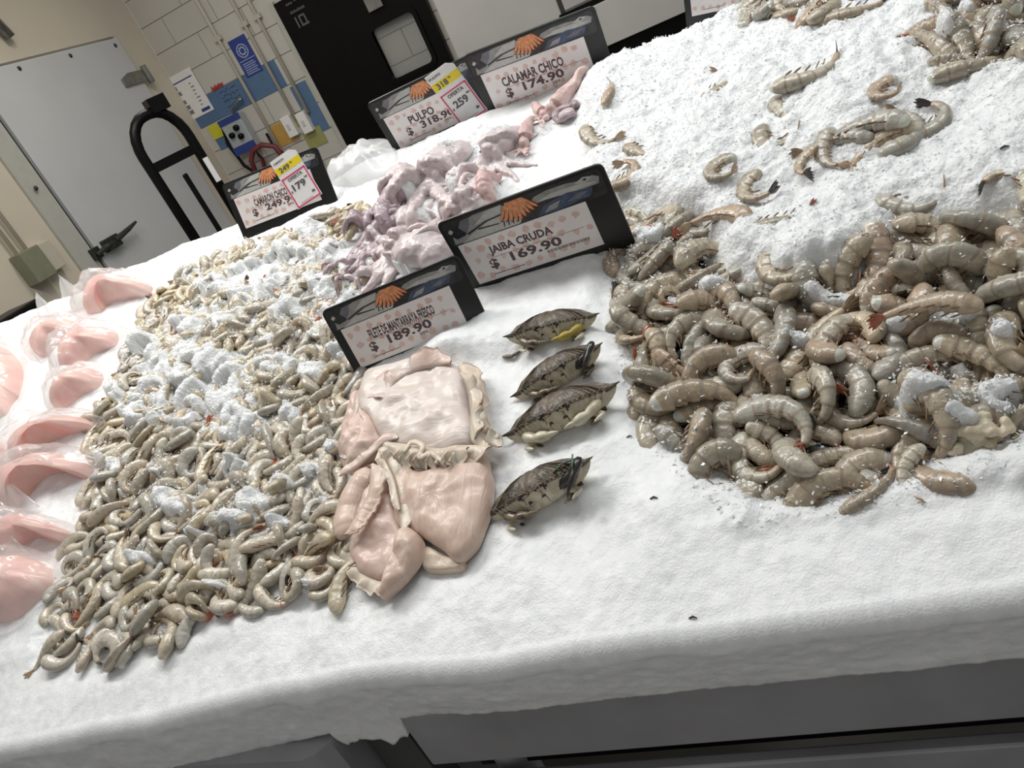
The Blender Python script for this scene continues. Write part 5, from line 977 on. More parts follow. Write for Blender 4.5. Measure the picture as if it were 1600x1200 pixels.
def crab(px, py, wpx, roll, elev, yaw, label, kind):
    u, v, h = on_ice(px, py); C = W(u, v, h); dist = np.linalg.norm(C-CAM); sc = wpx*dist/FPX/.146
    e, r, y = math.radians(elev), math.radians(roll), math.radians(yaw)
    yc = Vector((math.sin(y)*math.cos(e), -math.cos(y)*math.cos(e), math.sin(e))); xc = yc.cross(Vector((0, 0, 1))).normalized(); zc = xc.cross(yc)
    B = Matrix(((xc.x, yc.x, zc.x, 0), (xc.y, yc.y, zc.y, 0), (xc.z, yc.z, zc.z, 0), (0, 0, 0, 1)))
    root = empty('blue_crab'); root.matrix_world = Matrix.Translation(C+EN*.008) @ B @ Matrix.Rotation(r, 4, 'Y') @ Matrix.Scale(sc, 4) @ Matrix.Translation((0, .004, .002))
    tag(root, label, 'crab', 'raw crabs in a row on the ice')
    m = MB(); crab_shell(m, True, 0)
    for s in (-1, 1):
        for k in range(8):                                     # saw teeth along the front margin, a long spine at each tip
            ax = .24+.085*k; x = s*.068*ax; y = .027*(1-ax**1.9); L = .0065+.0012*(k % 2); d = np.array([s*(.25+.6*ax), 1-.5*ax, .25]); d /= np.linalg.norm(d)
            m.tube([np.array([x, y-.003, .001]), np.array([x, y, .0012])+d*L*.5, np.array([x, y, .0012])+d*L], [.0034, .0020, .0003], 6)
        m.tube([(s*.060, .003, .002), (s*.072, .0015, .002), (s*.085, .003, .003)], [.0060, .0036, .0005], 8)
        for k in range(2): m.tube([(s*(.003+.006*k), .025, .0005), (s*(.003+.006*k), .0305, .0015)], [.0020, .0004], 6)
    m.build('carapace', [CR_TOP], root, True)
    m = MB(); crab_shell(m, False, 0); m.build('underside', [CR_PALE], root, True)
    out = [p for p in crab_outline() if p[1] > .002]; m = MB()
    m.tube([(x, y+.0006, .0002) for x, y in out], .0010, 6); m.build('shell_rim', [CR_RIM], root, True)
    for s in (-1, 1):
        m = MB(); m.tube([(s*.012, .023, .001), (s*.017, .028, .002)], [.0022, .0026], 8, 0); m.ball((s*.019, .0268, -.0012), .0030, 12, 8, 0); m.build('eye', [CR_EYE], root, True)
        mp = face_plate(s*.0010, s*.0128, .86, .46, .0030).build('mouthpart', [CR_PALE], root, True); face_plate(s*.0001, s*.0138, .89, .43, .0014).build('seam', [CR_SEAM], mp, True)
        ck = face_plate(s*.0170, s*.0360, .86, .60, .0024).build('cheek', [CR_PALE], root, True); face_plate(s*.0160, s*.0370, .88, .57, .0011).build('seam', [CR_SEAM], ck, True)
        face_plate(s*.0150, s*.0235, .99, .925, .0012).build('eye_socket', [CR_SEAM], root, True); face_plate(s*.0400, s*.0560, .80, .50, .0010).build('leg_gap', [CR_SEAM], root, True)
        m = MB(); m.tube([(s*.004, .027, -.001), (s*.012, .031, -.004), (s*.013, .030, -.012)], [.0013, .001, .0006], 6); m.build('antenna', [CR_LIMB], root, True)
        # claw folded below the face
        blk = kind == 'green' and s == -1; yl = kind == 'yellow' and s == -1
        m = MB()
        if kind in ('green', 'dark') and s == -1:
            limb(m, [(s*.030, .010, -.012), (s*.056, .020, -.004), (s*.072, .018, .008)], [.008, .010, .008])
            limb(m, [(s*.072, .018, .008), (s*.060, .030, -.006), (s*.046, .036, -.022)], [.008, .007, .0025]); limb(m, [(s*.070, .024, .004), (s*.052, .034, -.012), (s*.040, .036, -.030)], [.005, .004, .0012])
        else:
            limb(m, [(s*.052, .006, -.009), (s*.036, .020, -.020), (s*.016, .024, -.024)], [.009, .0105, .008]); limb(m, [(s*.018, .025, -.023), (s*.004, .027, -.025)], [.006, .002])
        m.build('claw', [CR_BLACK if blk or (kind == 'dark' and s == -1) else CR_YEL if yl else CR_LIMB if kind != 'pale' else CR_PALE], root, True)
        for k in range(4):
            m = MB(); x0 = s*(.046-.010*k); yy = .004-.011*k
            limb(m, [(x0*.8, yy, -.018), (x0*1.05+s*.006, yy+.010, -.026-.001*k), (x0*.92, yy+.022, -.032)], [.0058, .0050, .0020]); m.build('leg', [CR_LIMB if k % 2 or kind == 'dark' else CR_PALE], root, True)
    if kind == 'green':
        m = MB(); m.tube([(-.034, .020, .008), (-.046, .014, .013), (-.060, .006, .012), (-.070, .002, .006)], [.0024]*4, 6, flat=.4)
        m.tube([(-.058, .030, -.010), (-.064, .032, .004), (-.068, .022, .016)], [.0016]*3, 6, flat=.5); m.build('rubber_band', [GREEN], root, True)
    return root
crab(866, 519, 138, -4, 32, 2, 'crab at the back of the row, dark shell with yellowish claw at right', 'yellow')
crab(876, 589, 146, 12, 33, 6, 'second crab from the back, tilted with a dark folded claw', 'dark')
crab(882, 652, 180, 9, 36, 2, 'crab third from the back with wide pointed shell and pale face', 'pale')
crab(848, 772, 174, 13, 34, 4, 'front crab with black claws and a green band at right', 'green')
# a leg tip of the back crab lying loose on the ice
u, v, h = on_ice(802, 556); m = MB(); limb(m, [W(u-.016, v+.002, h+.002), W(u, v-.004, h+.004), W(u+.014, v+.004, h+.002)], [.003, .004, .0012])
tag(m.build('crab_leg_piece', [CR_LIMB], None, True), 'loose brown crab leg piece on ice between the two rear crabs', 'crab leg')

# ================================================================== fish fillets
def flesh(name, c0, c1, c2, scale=(8, 55, 20), rough=.42, bump=.25, wet=.12):
    m = mat(name, c0, rough=rough, sss=.3, sssr=(.012, .006, .005), coat=wet); nt = m.node_tree; N, L = nt.nodes, nt.links; p = N['Principled BSDF']
    tc = N.new('ShaderNodeTexCoord'); mp = N.new('ShaderNodeMapping'); mp.inputs['Scale'].default_value = scale; L.new(tc.outputs['Object'], mp.inputs[0])
    a = N.new('ShaderNodeTexNoise'); a.inputs['Scale'].default_value = 1.0; a.inputs['Detail'].default_value = 5; a.inputs['Distortion'].default_value = .8; L.new(mp.outputs[0], a.inputs['Vector'])
    b = N.new('ShaderNodeTexNoise'); b.inputs['Scale'].default_value = 18; b.inputs['Detail'].default_value = 3; L.new(tc.outputs['Object'], b.inputs['Vector'])
    r = N.new('ShaderNodeValToRGB'); r.color_ramp.elements[0].position = .32; r.color_ramp.elements[1].position = .68; r.color_ramp.elements[0].color = c0+(1,); r.color_ramp.elements[1].color = c1+(1,); L.new(b.outputs['Fac'], r.inputs['Fac'])
    r2 = N.new('ShaderNodeValToRGB'); r2.color_ramp.elements[0].position = .55; r2.color_ramp.elements[1].position = .72; r2.color_ramp.elements[0].color = (0, 0, 0, 1); r2.color_ramp.elements[1].color = (.6, .6, .6, 1); L.new(a.outputs['Fac'], r2.inputs['Fac'])
    mx = N.new('ShaderNodeMix'); mx.data_type = 'RGBA'; L.new(r2.outputs['Color'], mx.inputs['Factor']); L.new(r.outputs['Color'], mx.inputs['A']); mx.inputs['B'].default_value = c2+(1,)
    L.new(mx.outputs['Result'], p.inputs['Base Color'])
    bp = N.new('ShaderNodeBump'); bp.inputs['Strength'].default_value = bump; bp.inputs['Distance'].default_value = .003; L.new(a.outputs['Fac'], bp.inputs['Height']); L.new(bp.outputs['Normal'], p.inputs['Normal'])
    return m
RAY_A = flesh('ray_fillet_white', rgb(216, 202, 192), rgb(228, 218, 212), rgb(212, 186, 172), scale=(16, 120, 40), bump=.45)
RAY_B = flesh('ray_fillet_pink', rgb(206, 180, 164), rgb(213, 188, 172), rgb(222, 203, 190), scale=(150, 16, 60), bump=.5)
RAY_C = flesh('ray_fillet_rose', rgb(212, 184, 172), rgb(220, 198, 186), rgb(206, 172, 162), scale=(40, 90, 40), bump=.4)
RAY_E = flesh('ray_fillet_edge', rgb(210, 192, 174), rgb(218, 202, 184), rgb(198, 172, 152), scale=(40, 40, 40), bump=.4)
def outline(px, n=72, h=.01, amp=.0, seed=0):
    """closed smooth outline through points given on the photograph, on the ice plane"""
    P = np.array([uv(x, y, h) for x, y in px]); k = len(P); out = []
    for i in range(n):
        t = i/n*k; j = int(t); f = t-j; a, b, c, d = P[(j-1) % k], P[j], P[(j+1) % k], P[(j+2) % k]
        out.append(.5*((2*b)+(c-a)*f+(2*a-5*b+4*c-d)*f*f+(3*b-a-3*c+d)*f**3))
    out = np.array(out); c = out.mean(0); 
    if amp:
        d = out-c; q = np.linspace(0, 2*math.pi, n, endpoint=False); out = c+d*(1+amp*fbm(np.cos(q)*5+seed, np.sin(q)*5, seed))[:, None]
    return out
def slab(name, px, thick, mtl, parent=None, base=0.0, wave=.004, wfreq=28, seed=0, edge=5.0, n=96, rings=22, dome=0.0, amp=.03, follow=True, h=.01, ridges=0.0, rdir=0.0):
    """soft sheet of flesh: thick rounded rim, gently wrinkled top, lying on the ice"""
    o = outline(px, n, h, amp, seed); c = o.mean(0); vs, fs = [], []
    R = np.linspace(0, 1, rings+1)
    for k, r in enumerate(R):
        for i in range(n):
            p = c+(o[i]-c)*r; g = ice_h(*p) if follow else 0
            z = base + .6*g + thick*(1-r**edge)**.5 + dome*(1-r*r) + (wave*fbm(p[0]*wfreq, p[1]*wfreq, seed, 3))*(1-r**8)*1.6
            if ridges: 
                q = p[0]*math.cos(rdir)+p[1]*math.sin(rdir); z += ridges*(abs(math.sin(q*70+3*fbm(p[0]*12, p[1]*12, seed+3)))**.6)*(1-r**6)
            vs.append(W(p[0], p[1], z))
    b = len(vs)
    for i in range(n):
        p = o[i]; p2 = c+(o[i]-c)*.985; vs.append(W(p2[0], p2[1], base-.012))
    for k in range(rings):
        for i in range(n): fs.append((k*n+i, (k+1)*n+i, (k+1)*n+(i+1) % n, k*n+(i+1) % n))
    for i in range(n): fs.append((rings*n+i, b+i, b+(i+1) % n, rings*n+(i+1) % n))
    fs.append(tuple(range(b, b+n)))
    return obj(name, mesh(name, vs, fs, mtl), parent)
def fold(mb, px, rad, lift, n=40, flat=.45, wob=.2, seed=0, mi=0):
    """a rolled strip of flesh following points on the photograph"""
    P = np.array([uv(x, y, .02) for x, y in px]); k = len(P); pts, rr = [], []
    for i in range(n):
        t = i/(n-1)*(k-1); j = min(int(t), k-2); f = t-j; a, b, c, d = P[max(j-1, 0)], P[j], P[j+1], P[min(j+2, k-1)]
        q = .5*((2*b)+(c-a)*f+(2*a-5*b+4*c-d)*f*f+(3*b-a-3*c+d)*f**3)
        e = min(1, 4.5*min(i/(n-1), 1-i/(n-1))+.25); r = rad*(e**.6)*(1+wob*float(fbm(np.array(i*.5+seed*9), np.array(seed*3.3), 5)))
        pts.append(W(q[0], q[1], ice_h(*q)*.5+lift+.0015*float(fbm(np.array(i*.3), np.array(seed*7.7), 6)))); rr.append(r)
    mb.tube(pts, rr, 12, mi, flat=flat, up=EN); return mb
def ribbon(mb, px, width, amp, freq, lift, n=90, seed=0, th=.0022, side=1, m=6):
    """thin frilled strip of skin following points on the photograph"""
    P = np.array([uv(x, y, .02) for x, y in px]); k = len(P); top, F = [], []; C = []
    for i in range(n):
        t = i/(n-1)*(k-1); j = min(int(t), k-2); f = t-j; a, b, c, d = P[max(j-1, 0)], P[j], P[j+1], P[min(j+2, k-1)]
        C.append(.5*((2*b)+(c-a)*f+(2*a-5*b+4*c-d)*f*f+(3*b-a-3*c+d)*f**3))
    C = np.array(C)
    for lay in (0, 1):
        for i in range(n):
            t = C[min(i+1, n-1)]-C[max(i-1, 0)]; t /= np.linalg.norm(t)+1e-9; s_ = np.array([-t[1], t[0]])*side; e = min(1, 6*min(i/(n-1), 1-i/(n-1))+.15)
            for q in range(m):
                z = q/(m-1); ph = i*freq/n*6.283+seed+1.3*float(fbm(np.array(i*.09), np.array(seed*2.1), 3)); w = width*e*(1+.25*float(fbm(np.array(i*.2), np.array(seed*1.1), 4)))
                g = C[i]+s_*w*z+t*amp*.6*z*math.cos(ph); top.append(W(g[0], g[1], .5*ice_h(*g)+lift+amp*e*(z**1.3)*math.sin(ph)+.35*w*z*(1-z)-th*lay))
    for lay in (0, 1):
        o = lay*n*m
        for i in range(n-1):
            for q in range(m-1):
                f = (o+i*m+q, o+(i+1)*m+q, o+(i+1)*m+q+1, o+i*m+q+1); F.append(f if lay else f[::-1])
    for i in range(n-1):
        for q in (0, m-1): F.append((i*m+q, (i+1)*m+q, n*m+(i+1)*m+q, n*m+i*m+q))
    return mb.add(top, F)
fa = slab('stingray_fillet', [(575, 590), (612, 576), (660, 570), (708, 572), (728, 595), (734, 640), (742, 690), (706, 712), (650, 708), (604, 694), (585, 660), (566, 640)], .016, RAY_A, wave=.006, wfreq=26, seed=2, base=.016)
tag(fa, 'uppermost pale stingray fillet with whitish skin and curly lower hem, below its sign', 'fish fillet', 'stingray fillets')
m = MB(); ribbon(m, [(716, 574), (730, 606), (736, 650), (738, 690), (756, 704)], .026, .006, 4, .024, seed=1, side=1); ribbon(m, [(724, 590), (738, 620), (742, 660), (746, 692)], .016, .006, 3, .030, seed=4, side=1); fold(m, [(742, 655), (756, 668), (774, 682), (758, 690), (744, 684)], .005, .020, seed=2)
ribbon(m, [(736, 676), (752, 690), (778, 698)], .018, .008, 2, .022, 50, seed=6, side=1); m.build('side_frill', [RAY_E], fa, True)
m = MB(); ribbon(m, [(602, 694), (632, 698), (660, 700), (692, 704), (720, 700), (772, 700)], .030, .010, 6, .028, 140, seed=3, side=-1); ribbon(m, [(620, 704), (650, 706), (676, 712), (706, 708), (740, 706)], .024, .011, 5, .034, 120, seed=9, side=-1)
fold(m, [(640, 716), (652, 700), (668, 706), (664, 722), (682, 718), (700, 730)], .0045, .036, 50, seed=6); m.build('curly_hem', [RAY_E], fa, True)
m = MB(); fold(m, [(566, 650), (572, 612), (592, 588), (616, 578)], .017, .016, seed=4, flat=.4, wob=.08); fold(m, [(584, 640), (594, 606), (616, 586), (644, 577)], .014, .024, seed=5, flat=.4, wob=.08); ribbon(m, [(608, 632), (624, 606), (656, 586), (708, 574)], .030, .005, 3, .030, seed=7, side=1)
m.build('rolled_edge', [RAY_C], fa, True)
fb = slab('stingray_fillet', [(598, 716), (630, 726), (660, 738), (700, 728), (752, 704), (766, 740), (766, 785), (744, 850), (714, 876), (690, 858), (650, 834), (622, 822), (612, 770)], .018, RAY_B, wave=.004, seed=5, base=.012)
tag(fb, 'broad smooth pink stingray fillet at the lower right of the stack', 'fish fillet', 'stingray fillets')
m = MB(); ribbon(m, [(592, 706), (612, 740), (622, 780), (628, 834)], .020, .002, 3, .026, seed=8, side=1); ribbon(m, [(600, 712), (620, 750), (630, 800)], .010, .002, 3, .032, seed=12, side=-1); m.build('side_fold', [RAY_E], fb, True)
fc = slab('stingray_fillet', [(548, 742), (588, 720), (612, 752), (626, 808), (632, 860), (612, 898), (584, 906), (556, 892), (540, 850), (534, 800)], .017, RAY_C, wave=.006, seed=8, base=.004)
tag(fc, 'rosy stingray fillet at the lower left of the stack, touching the small shrimp', 'fish fillet', 'stingray fillets')
m = MB(); fold(m, [(580, 734), (556, 764), (541, 800), (538, 838)], .021, .020, seed=9, flat=.6, wob=.05); ribbon(m, [(588, 734), (584, 776), (566, 810), (546, 842)], .024, .003, 2, .034, seed=10, side=1); m.build('folded_lobe', [RAY_B], fc, True)
m = MB(); ribbon(m, [(536, 838), (554, 880), (580, 900), (614, 900)], .018, .004, 5, .010, seed=11, side=-1); m.build('pale_hem', [RAY_E], fc, True)
fd = slab('stingray_fillet', [(640, 826), (660, 842), (658, 872), (640, 900), (614, 926), (598, 936), (604, 908), (618, 872), (626, 846)], .014, RAY_B, wave=.006, seed=12, base=.016, n=72, ridges=.004, rdir=.6)
tag(fd, 'narrow twisted strip of stingray fillet hanging lowest over the ice', 'fish fillet', 'stingray fillets')
fe = slab('stingray_fillet', [(656, 846), (690, 862), (718, 870), (716, 884), (690, 888), (660, 886), (650, 868)], .010, RAY_E, wave=.004, seed=14, base=.002, n=60)
tag(fe, 'thin beige fillet end peeking out under the broad pink fillet', 'fish fillet', 'stingray fillets')
ff = slab('stingray_fillet', [(560, 610), (578, 640), (600, 676), (604, 706), (584, 724), (556, 738), (534, 728), (532, 690), (540, 645)], .016, RAY_C, wave=.010, wfreq=30, seed=17, base=.006, ridges=.006, rdir=.2)
tag(ff, 'crumpled rosy fillet at the upper left of the stack', 'fish fillet', 'stingray fillets')
m = MB(); ribbon(m, [(534, 748), (560, 736), (584, 718), (606, 698), (626, 690)], .016, .002, 3, .028, seed=13, side=1); ribbon(m, [(544, 716), (556, 660), (572, 616)], .020, .003, 2, .022, seed=15, side=1); m.build('white_sinew', [RAY_C], ff, True)

# ================================================================== octopuses and squid
OCT = flesh('octopus_skin', rgb(196, 181, 180), rgb(216, 206, 206), rgb(158, 138, 148), scale=(60, 60, 60), bump=.9, wet=.4)
OCT2 = flesh('octopus_skin_dark', rgb(156, 138, 144), rgb(182, 166, 170), rgb(108, 92, 104), scale=(60, 60, 60), bump=.9, wet=.4)
SQD = flesh('squid_skin', rgb(200, 168, 164), rgb(214, 190, 184), rgb(146, 106, 118), scale=(40, 40, 40), bump=.3)
def fuse(o, vox=.0028, sm=4):
    r = o.modifiers.new('fuse', 'REMESH'); r.mode = 'VOXEL'; r.voxel_size = vox; r.use_smooth_shade = True
    d = o.modifiers.new('lumps', 'DISPLACE'); tx = bpy.data.textures.get('lumps') or bpy.data.textures.new('lumps', 'CLOUDS'); tx.noise_scale = .018; d.texture = tx; d.strength = .007; d.mid_level = .5
    s = o.modifiers.new('relax', 'SMOOTH'); s.iterations = sm; s.factor = .5
    me = bpy.data.meshes.new_from_object(o.evaluated_get(bpy.context.evaluated_depsgraph_get())); me.polygons.foreach_set('use_smooth', [True]*len(me.polygons))
    o.modifiers.clear(); old = o.data; nm = old.name; o.data = me; bpy.data.meshes.remove(old); me.name = nm; me.update()
    return o
def octopus(px, py, head, ang, arms, label, mtl, seed, eyes=True):
    """mantle at (px, py) of radius head; arms leave towards the given directions on the ice"""
    r = random.Random(seed); u, v = uv(px, py, .02); R = head; a = math.radians(ang); mb = MB()
    md = np.array([math.cos(a), math.sin(a)]); g = base_h
    mb.ball(W(u, v, g(u, v)+R*.45), (R, R*.95, R*.66), 20, 14); mb.ball(W(u+md[0]*R*.75, v+md[1]*R*.75, g(u, v)+R*.36), (R*.8, R*.8, R*.52), 18, 12)
    hc = (u-md[0]*R*.9, v-md[1]*R*.9); mb.ball(W(hc[0], hc[1], g(*hc)+R*.32), (R*.62, R*.62, R*.48), 16, 10)
    for k, (d, ln) in enumerate(arms):
        d = math.radians(d); p = np.array(hc); pts, rr = [], []; cv = r.uniform(-9, 9); n = 26; r0 = R*.32*r.uniform(.85, 1.15); ph = r.uniform(0, 6)
        for i in range(n):
            t = i/(n-1); d += (cv*t*t+4.5*math.sin(t*7+ph))*ln/n; p = p+np.array([math.cos(d), math.sin(d)])*ln/n; rad = r0*(1-.86*t)+.0008
            pts.append(W(p[0], p[1], max(g(*p), PT(p))+rad*.55+.006*math.sin(t*9+ph)**2*(1-t))); rr.append(rad)
        mb.tube(pts, rr, 10)
        for i in range(2, n-3):                                # suckers
            s = 1 if i % 2 else -1; t = pts[i+1]-pts[i]; t /= np.linalg.norm(t); b = np.cross(t, EN); mb.ball(pts[i]+b*rr[i]*.8*s+EN*rr[i]*.45, rr[i]*.42, 6, 5)
    root = mb.build('octopus', [mtl], None, True); fuse(root); tag(root, label, 'octopus', 'octopuses on the ice')
    if eyes:
        for s in (-1, 1):
            q = (hc[0]-md[1]*s*R*.42, hc[1]+md[0]*s*R*.42); e = MB(); c = W(q[0], q[1], g(*q)+R*.64); e.ball(c, R*.085, 12, 8); e.build('eye', [CR_EYE], root, True)
    return root
def PT(p):
    i = int((p[0]-U0)/DG); j = int(max(0, min(p[1], V1-.01))/DG); return max(-.01, float(PTOP[j, min(max(i, 0), PTOP.shape[1]-1)]))
octopus(655, 395, .050, -25, [(150, .15), (120, .2), (185, .14), (100, .22), (215, .12), (80, .2), (60, .16), (250, .10)], 'pale octopus with large mantle just behind the fillet sign', OCT, 3)
octopus(625, 300, .042, 60, [(200, .16), (225, .2), (250, .22), (270, .2), (290, .18), (180, .14), (310, .16), (160, .12)], 'purplish octopus with dangling dark arms beside the small shrimp', OCT2, 5)
octopus(690, 255, .046, 35, [(215, .2), (240, .18), (195, .18), (265, .17), (290, .2), (320, .16), (170, .14), (345, .14)], 'octopus half covered by ice in front of the PULPO sign', OCT, 8)
octopus(745, 300, .042, 100, [(250, .12), (275, .14), (300, .12), (225, .14), (200, .16), (325, .1), (180, .15), (160, .12)], 'pinkish octopus above the left end of the large black sign', OCT, 12)
octopus(600, 350, .034, 30, [(230, .16), (250, .18), (270, .16), (290, .14), (210, .14), (310, .12)], 'dusky octopus squeezed between the purplish one and the pale one', OCT2, 21, False)
octopus(780, 225, .038, 40, [(205, .16), (230, .16), (255, .14), (280, .14), (305, .13), (180, .15), (330, .12), (20, .12)], 'octopus under ice in front of the squid sign', OCT, 14)
def squid(px, py, ang, ln, rad, label, seed, arms=6):
    u, v, h = on_ice(px, py); a = math.radians(ang); d = np.array([math.cos(a), math.sin(a)]); n_ = np.array([-d[1], d[0]]); mb = MB(); pts, rr = [], []
    for i in range(14):
        t = i/13; p = np.array([u, v])+d*ln*t+n_*.08*ln*math.sin(t*3); k = rad*(.95 if t < .05 else (1-t)**.45*.98+.03); pts.append(W(p[0], p[1], ice_h(*p)+rad*.6)); rr.append(k)
    mb.tube(pts, rr, 12); mb.ball(W(*(np.array([u, v])-d*rad*.8), ice_h(u, v)+rad*.55), rad*.75, 12, 8); r = random.Random(seed)
    for k in range(arms):
        q = a+math.pi+(k-(arms-1)/2)*.28; p = np.array([u, v])-d*rad*1.2; tp, tr = [], []
        for i in range(10):
            p = p+np.array([math.cos(q), math.sin(q)])*ln*.075; q += r.uniform(-.25, .25); tp.append(W(p[0], p[1], ice_h(*p)+.004+.008*math.sin(i*.3))); tr.append(rad*.22*(1-i/11))
        mb.tube(tp, tr, 7)
    o = mb.build('squid', [SQD], None, True); fuse(o, .0022, 3); return tag(o, label, 'squid', 'small squid on the ice')
squid(872, 172, 40, .10, .018, 'long pink squid lying at the upper end of the octopus heap', 1)
squid(850, 180, 110, .06, .013, 'small pale squid with curled arms left of the long pink one', 2)
squid(824, 222, 75, .07, .016, 'reddish squid curled beside the bare ice', 3)
squid(765, 318, 80, .09, .018, 'rose squid above the middle of the large black sign', 4)
u, v, h = on_ice(888, 182); m = MB()
q = [W(u+.022*math.cos(t), v+.022*math.sin(t), h+.010+.004*math.sin(3*t)) for t in np.linspace(0, 5.6, 26)]
m.tube(q, [.006+.002*math.sin(i) for i in range(26)], 9, 0); m.ball(W(u, v, h+.008), (.018, .018, .008), 14, 8, 1); tag(m.build('octopus_arm_coil', [OCT2, OCT], None, True), 'purple coiled arm beside the long pink squid', 'octopus arm')

# ================================================================== bagged pink fillets
PINK = flesh('pink_fillet', rgb(226, 172, 164), rgb(234, 196, 184), rgb(238, 214, 204), scale=(12, 26, 14), bump=.15, wet=.15)
BAG = film('clear_bag', haze=.26, rough=.2)
def bag_of_fillet(px, thick, label, seed, grow=1.32, corner=None):
    f = slab('pink_fillet', px, thick, PINK, seed=seed, wave=.006, wfreq=18, edge=2.6, dome=thick*.4, n=60, rings=14, amp=.05)
    tag(f, 'pink fillet in the '+label, 'fish fillet', 'bagged pink fillets')
    q = np.array(px, float); c = q.mean(0); q = c+(q-c)*grow
    b = slab('plastic_bag', [tuple(k) for k in q], thick*1.25, BAG, seed=seed+40, wave=.014, wfreq=30, edge=2.2, dome=thick*.55, n=72, rings=18, amp=.14)
    tag(b, label, 'plastic bag', 'clear bags of pink fillets')
    if corner:
        P = [uv(x, y, .02) for x, y in corner]; n = 9; vs, fs = [], []; A, B, Cc = np.array(P[0]), np.array(P[1]), np.array(P[2])
        for i in range(n):
            for j in range(n):
                s, t = i/(n-1), j/(n-1); p = A*(1-s)+B*s; p = p*(1-t)+Cc*t; vs.append(W(p[0], p[1], .012+.05*t*(1-.3*t)+.006*float(fbm(np.array(s*4), np.array(t*4+seed), seed))))
        for i in range(n-1):
            for j in range(n-1): fs.append((i*n+j, (i+1)*n+j, (i+1)*n+j+1, i*n+j+1))
        o = obj('bag_corner', mesh('bag_corner', vs, fs, BAG), b); s = o.modifiers.new('film', 'SOLIDIFY'); s.thickness = .0006
    return b
for px, th, lab, sd, co in [
  ([(132, 486), (142, 458), (168, 441), (202, 435), (230, 441), (226, 456), (196, 462), (170, 470), (156, 484)], .042, 'clear bag at the far end, touching the small shrimp', 1, [(96, 490), (150, 470), (104, 440)]),
  ([(44, 538), (56, 518), (90, 502), (126, 505), (118, 520), (92, 530), (72, 546), (56, 550)], .034, 'clear bag near the back edge, pointed corner standing up', 2, [(62, 520), (104, 500), (68, 466)]),
  ([(92, 572), (100, 542), (132, 520), (174, 513), (174, 534), (148, 546), (128, 562), (110, 576)], .038, 'clear bag second from the far end beside shrimp', 3, None),
  ([(80, 632), (90, 602), (120, 584), (152, 578), (150, 600), (130, 612), (112, 626), (96, 636)], .036, 'clear bag third from the far end beside shrimp', 4, None),
  ([(-22, 640), (-20, 560), (4, 542), (28, 570), (22, 606), (12, 622), (0, 644)], .044, 'clear bag cut by the left picture edge, upper one', 5, None),
  ([(16, 720), (28, 690), (70, 663), (124, 653), (150, 663), (122, 676), (84, 684), (54, 702), (36, 720)], .040, 'clear bag with its fillet arching over a snowy gap', 6, None),
  ([(-8, 788), (-2, 756), (36, 726), (86, 710), (136, 724), (126, 744), (96, 736), (60, 748), (34, 772), (16, 790)], .042, 'clear bag with the widest pink arch, beside shrimp', 7, [(60, 790), (10, 800), (30, 760)]),
  ([(-14, 858), (-6, 824), (36, 807), (84, 818), (106, 832), (84, 842), (56, 838), (24, 860)], .034, 'clear bag just below the widest arch', 8, [(4, 830), (50, 820), (14, 790)]),
  ([(-20, 968), (-12, 886), (30, 868), (72, 882), (82, 914), (56, 942), (16, 968)], .036, 'clear bag nearest the front at the left edge', 9, [(0, 880), (60, 880), (40, 850)]),
  ([(-40, 716), (-30, 690), (-6, 688), (8, 702), (4, 722), (-20, 732)], .034, 'clear bag mostly out of the picture, left middle', 10, None)]:
    bag_of_fillet(px, th, lab, sd, corner=co)
# slack plastic bag of ice heaped behind the octopuses
SLACK = film('milky_bag', haze=.62, rough=.2)
o = slab('ice_sack', [(500, 262), (516, 236), (540, 216), (580, 204), (612, 214), (622, 244), (600, 268), (560, 284), (520, 286)], .034, SLACK, seed=77, wave=.020, wfreq=22, edge=2.0, dome=.006, n=72, rings=18, amp=.08)
tag(o, 'slack milky plastic sack between the two rear left signs', 'plastic bag')
# stray bits on the ice: specks of shell
SPECK = mat('shell_speck', rgb(70, 56, 48), rough=.5)
for k, (px, py, s, lab) in enumerate([(1570, 231, .0035, 'dark red speck of shell alone on the upper right snow'), (1083, 966, .0028, 'tiny curved whisker on the smooth front ice'), (1022, 779, .0030, 'grey speck on the ice right of the front crab'), (1415, 1003, .0025, 'greenish speck on the shaded ice face'), (984, 683, .0025, 'dark speck on the ice right of the third crab')]):
    if py > 900 and px > 1300: continue
    u, v, h = on_ice(px, py); m = MB(); m.tube([W(u-s*1.4, v, h+.0008), W(u, v+s*.4, h+.0016), W(u+s*1.4, v-s*.2, h+.0008)], [s*.3, s*.42, s*.2], 7)
    tag(m.build('shell_speck', [SPECK], None, True), lab, 'shell bit')
# pale ragged lump of meat at the right front
u, v, h = on_ice(1512, 690); m = MB(); r = random.Random(4)
for k in range(44): m.ball(W(u+max(-.034, min(.034, r.gauss(0, .017))), v+max(-.018, min(.018, r.gauss(0, .010))), h+.010+r.uniform(-.008, .012)), (r.uniform(.005, .008), r.uniform(.004, .008), r.uniform(.004, .008)), 9, 7)
o = m.build('meat_lump', [flesh('ragged_meat', rgb(196, 184, 158), rgb(212, 202, 180), rgb(170, 146, 112), scale=(60, 60, 60), bump=.6)], None, True); fuse(o, .0018, 2); tag(o, 'ragged cream lump of meat at the right end of the front edge', 'meat piece')
